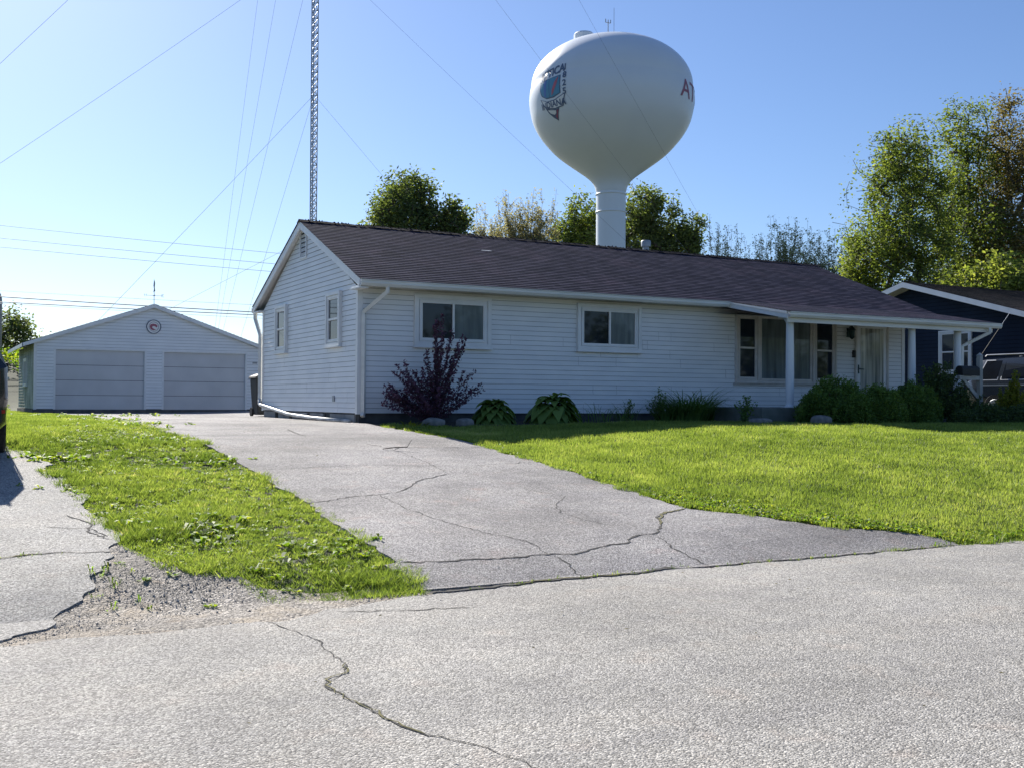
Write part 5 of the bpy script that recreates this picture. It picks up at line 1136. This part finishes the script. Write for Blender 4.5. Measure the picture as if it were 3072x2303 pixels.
# purple bush: arching canes carrying leaf clusters
def cane_bush(name, base, ncane, Hh, spreadr, mat, label, cat, seed, leaf=.024, per=5, r_=.006, gap=.055, seedang=None, leafmatn=None, start=.18):
    g = np.random.default_rng(seed); x, y = base; z = h(x, y)-.03; root = empty(name, (x, y, z), label, cat); mb = MB(); C = []
    for i in range(ncane):
        a = g.uniform(0, 6.283); rr = spreadr*g.random()**.5*1.05; hh = Hh*(1-.52*(rr/spreadr)**2+.08*math.cos(a))*g.uniform(.45 if name == 'purple_bush' else .62, 1.0)
        ex, ey = math.cos(a)*rr, math.sin(a)*rr*.45
        pts = []; n = 14
        for j in range(n+1):
            t = j/n; pts.append((x+ex*t**1.15+g.normal(0, .012), y+ey*t**1.2+g.normal(0, .01), z+hh*(t**.9)+g.normal(0, .006)))
        mb.tube(pts, [r_*(1.3-t/n) for t in range(n+1)], 4, cap=False)
        P = np.array(pts); L = np.linalg.norm(np.diff(P, axis=0), axis=1).sum(); m_ = int(L/gap)
        ts = np.linspace(start, 1, m_); C.append(np.stack([np.interp(ts*n, np.arange(n+1), P[:, q]) for q in range(3)], 1))
        if g.random() < .6:   # side twig
            j = int(g.integers(5, 11)); p0 = P[j]; d = np.array([g.normal(0, .5)+(.5 if ex > 0 else -.5), g.normal(0, .2), g.uniform(.2, 1)]); d /= np.linalg.norm(d); l2 = g.uniform(.15, .4)*Hh/1.8; p1 = p0+d*l2
            mb.tube([p0, (p0+p1)/2, p1], [r_*.8, r_*.6, r_*.4], 3, cap=False); m2 = max(2, int(l2/gap)); C.append(p0+(p1-p0)*np.linspace(.2, 1, m2)[:, None])
    mb.build('stems', M['bark'], root); C = np.concatenate(C)
    P = leaves_at(C, leaf, per, leaf*.75, g, 1.0); cloud('foliage', P, M[mat], root); return root
cane_bush('purple_bush', (8.75, 19.25), 56, 2.15, 1.08, 'leaf_purple', 'upright dark purple leaved bush in front of the left window', 'bush', 41, leaf=.034, per=5, gap=.055)
cane_bush('rose_bush', (20.1, 17.1), 80, 1.5, 1.0, 'leaf_dark', 'tall dark rose bush growing around the right porch columns', 'bush', 42, leaf=.034, per=8, gap=.05, start=.05)
cane_bush('rose_bush', (20.75, 16.9), 46, .95, .75, 'leaf_dark', 'lower dark rose bush at the foot of the mailbox post', 'bush', 43, leaf=.032, per=8, gap=.05, start=.05)
cane_bush('leggy_plant', (14.95, 17.55), 12, .72, .38, 'leaf_lily', 'sparse leggy plant in front of the porch left of the column', 'plant', 44, leaf=.030, per=4, gap=.07)
cane_bush('feathery_plant', (14.05, 19.25), 26, .88, .36, 'leaf_box', 'feathery upright plant left of the daylily clump', 'plant', 45, leaf=.022, per=4, gap=.05)
cane_bush('feathery_plant', (13.3, 19.35), 9, .62, .25, 'leaf_box', 'small thin plant standing left of the feathery plant', 'plant', 46, leaf=.022, per=4, gap=.06)
cane_bush('yellow_shrub', (21.95, 16.45), 34, 1.3, .34, 'leaf_yellow', 'upright yellow green shrub in front of the parked suv', 'shrub', 47, leaf=.030, per=7, gap=.05)
cane_bush('yellow_shrub', (21.5, 16.45), 20, .95, .28, 'leaf_yellow', 'shorter yellow green shrub left of the upright one', 'shrub', 48, leaf=.028, per=7, gap=.05)
for i, (x, w_, hh, lab) in enumerate(((16.95, .80, .92, 'largest rounded evergreen shrub, leftmost of three in front of the porch'), (18.3, .56, .78, 'middle rounded evergreen shrub, lighter green, of three in front of the porch'), (19.3, .60, .86, 'rightmost rounded evergreen shrub of three, next to the rose bush'))):
    g = np.random.default_rng(50+i); y = 16.95; z0 = h(x, y); root = empty('evergreen_shrub', (x, y, z0), lab, 'shrub', 'rounded evergreen shrubs by the porch')
    d = g.normal(size=(3800, 3)); d /= np.linalg.norm(d, axis=1, keepdims=True); d[:, 2] = np.abs(d[:, 2])
    bump = 1+.16*(vnoise(np.arctan2(d[:, 1], d[:, 0])*1.3+i*7, d[:, 2]*2, 2.0)-.5)*2+.10*(vnoise(d[:, 0]*2+i, d[:, 2]*2+d[:, 1], 5)-.5)*2
    rad = (.72+.28*g.random(len(d)))*bump; C = np.stack([x+d[:, 0]*w_*rad, y+d[:, 1]*w_*.85*rad, z0+(d[:, 2]**.8)*hh*rad], 1)
    P = leaves_at(C, .026, 7, .03, g, 1.0); tone = np.repeat(g.normal(.35+(.2 if i == 1 else 0), .2, len(C)), 7); cloud('foliage', P, M['leaf_box'], root, tone)
    mb = MB()
    for k in range(14):
        a = g.uniform(0, 6.28); mb.tube([(x, y, z0-.05), (x+math.cos(a)*w_*.4, y+math.sin(a)*w_*.35, z0+hh*.45), (x+math.cos(a)*w_*.7, y+math.sin(a)*w_*.6, z0+hh*.7)], [.02, .012, .006], 4)
    mb.build('stems', M['bark'], root)
for (x, y, w_, hh, sd_, lab) in ((21.0, 16.4, .55, .42, 60, 'low dark ground shrub right of the mailbox post'), (21.9, 16.2, .65, .40, 61, 'low dark ground shrub at the right edge of the bed'), (20.3, 16.45, .4, .3, 62, 'low dark plant under the rose bush')):
    g = np.random.default_rng(sd_); z0 = h(x, y); d = g.normal(size=(1500, 3)); d /= np.linalg.norm(d, axis=1, keepdims=True); d[:, 2] = np.abs(d[:, 2]); rad = .6+.45*g.random(1500)
    C = np.stack([x+d[:, 0]*w_*rad, y+d[:, 1]*w_*.7*rad, z0+d[:, 2]*hh*rad], 1); root = empty('ground_shrub', (x, y, z0), lab, 'shrub')
    cloud('foliage', leaves_at(C, .03, 6, .035, g, .8), M['leaf_dark'], root)
# hostas
def hosta(x, y, r_, hh, n, seed, label):
    random.seed(seed); root = empty('hosta', (x, y, h(x, y)), label, 'plant'); z = h(x, y); mb = MB(); vals = []
    for i in range(n):
        t = (i+.5)/n; a = i*2.399; L = r_*(.55+.55*t)*random.uniform(.85, 1.15); d = (math.cos(a), math.sin(a)*.8, 0)
        st = .25*r_*t; b = (x+d[0]*st, y+d[1]*st, z+hh*(.72*(1-t)**.6)*random.uniform(.85, 1.05))
        k0 = len(mb.v); mb.blade(b, d, L, L*.30, droop=.55+.5*t, n=6, rise=.62-.25*t, prof=[.12, .62, .95, 1.0, .85, .5, .03], cup=.22); vals += [random.random()]*(len(mb.v)-k0)
    o = mb.build('leaves', M['leaf_hosta'], root, smooth=True); at = o.data.attributes.new('v', 'FLOAT', 'POINT'); at.data.foreach_set('value', vals)
    return root
hosta(9.95, 19.1, .52, .60, 64, 3, 'smaller hosta clump with broad leaves right of the purple bush')
hosta(11.15, 18.85, .62, .74, 76, 4, 'larger mounded hosta clump with very broad leaves under the wall')
def strappy(name, x, y, n, L, wd, seed, label, sx=1.0, rise=1.35, mat='leaf_lily', cat='plant'):
    random.seed(seed); root = empty(name, (x, y, h(x, y)), label, cat); z = h(x, y); mb = MB(); vals = []
    for i in range(n):
        a = random.uniform(0, 6.283); r_ = math.sqrt(random.random()); bx_ = x+math.cos(a)*r_*.28*sx; by_ = y+math.sin(a)*r_*.2; a += random.uniform(-.5, .5)
        l = L*random.uniform(.6, 1.1); k0 = len(mb.v); mb.blade((bx_, by_, z), (math.cos(a), math.sin(a), 0), l, wd, droop=random.uniform(.55, 1.15), n=6, rise=rise); vals += [random.random()]*(len(mb.v)-k0)
    o = mb.build('leaves', M[mat], root); at = o.data.attributes.new('v', 'FLOAT', 'POINT'); at.data.foreach_set('value', vals); return root
strappy('daylily_clump', 14.75, 19.0, 420, .95, .013, 5, 'dense arching clump of long strap leaves under the front wall', sx=2.0)
strappy('daylily_clump', 14.15, 19.05, 120, .75, .010, 6, 'narrow clump of strap leaves at the left of the big daylily clump')
strappy('grass_tuft', 12.3, 19.0, 40, .6, .008, 8, 'thin tuft of grass leaves right of the larger hosta', sx=1.6)
strappy('grass_tuft', 13.05, 19.1, 34, .5, .008, 9, 'thin tuft of grass leaves halfway between the hosta and the daylilies', sx=1.8)
strappy('weed_tuft', 7.95, 18.55, 26, .22, .02, 10, 'sunlit yellow green weed tuft at the corner of the driveway and bed', mat='leaf_yellow')
# rocks
def rock(x, y, a, b, c, seed, label):
    g = np.random.default_rng(seed); bm = bmesh.new(); bmesh.ops.create_icosphere(bm, subdivisions=3, radius=1)
    for v in bm.verts:
        n_ = v.co.normalized(); k = 1+.22*float(vnoise(n_.x*1.5+seed, n_.y*1.5+n_.z, 1.3))-.1; v.co = Vector((math.copysign(abs(n_.x)**.7, n_.x)*a*k, math.copysign(abs(n_.y)**.75, n_.y)*b*k, math.copysign(abs(n_.z)**.7, n_.z)*c*k))
    me = bpy.data.meshes.new('rock'); bm.to_mesh(me); bm.free(); me.materials.append(M['rock']); me.polygons.foreach_set('use_smooth', [True]*len(me.polygons))
    o = bpy.data.objects.new('rock', me); COL.objects.link(o); o.location = (x, y, h(x, y)+c*.5); tag(o, label, 'rock')
rock(8.45, 18.7, .22, .14, .11, 1, 'flat grey rock at the foot of the purple bush, left one')
rock(9.12, 18.7, .17, .12, .10, 2, 'rounded pale rock between the purple bush and the smaller hosta')
rock(16.15, 16.55, .24, .15, .13, 3, 'pale boulder in front of the porch left of the evergreen shrubs')
rock(15.1, 17.2, .25, .15, .08, 4, 'low flat rock in the shade in front of the leggy plant')
# twig on the driveway
mb = MB(); tx, ty = 6.05, 14.6; z = h(tx, ty)+.05
mb.tube([(tx-.22, ty+.05, z-.01), (tx-.05, ty, z+.01), (tx+.1, ty-.1, z+.02), (tx+.2, ty-.02, z+.12)], [.006, .009, .007, .003], 5); mb.tube([(tx, ty-.02, z), (tx-.1, ty-.12, z-.01)], .005, 4)
o = mb.build('twig', M['bark']); tag(o, 'small broken twig lying on the driveway', 'twig')
for (x, y) in ((5.0, 13.2), (4.9, 10.2), (7.25, 7.05), (10.9, 6.6)):
    pass
g = np.random.default_rng(77); n = 150; x = g.uniform(1, 12, n); y = g.uniform(2, 17, n)
k = (y < 7.5) | ((x > 3.9) & (x < 7.3)); x, y = x[k], y[k]; C = np.stack([x, y, H(x, y)+.03], 1); P = leaves_at(C, .016, 1, .004, g, .15); P[:, :, 2] = C[:, None, 2]+(P[:, :, 2]-C[:, None, 2])*.35+.006
o = cloud('dead_leaves', P, M['leaf_brown'], None, g.random(len(C))*.4); tag(o, 'tiny dry leaf bits scattered on the road and driveway', 'leaf litter', kind='stuff')
print('objects', len(bpy.data.objects))
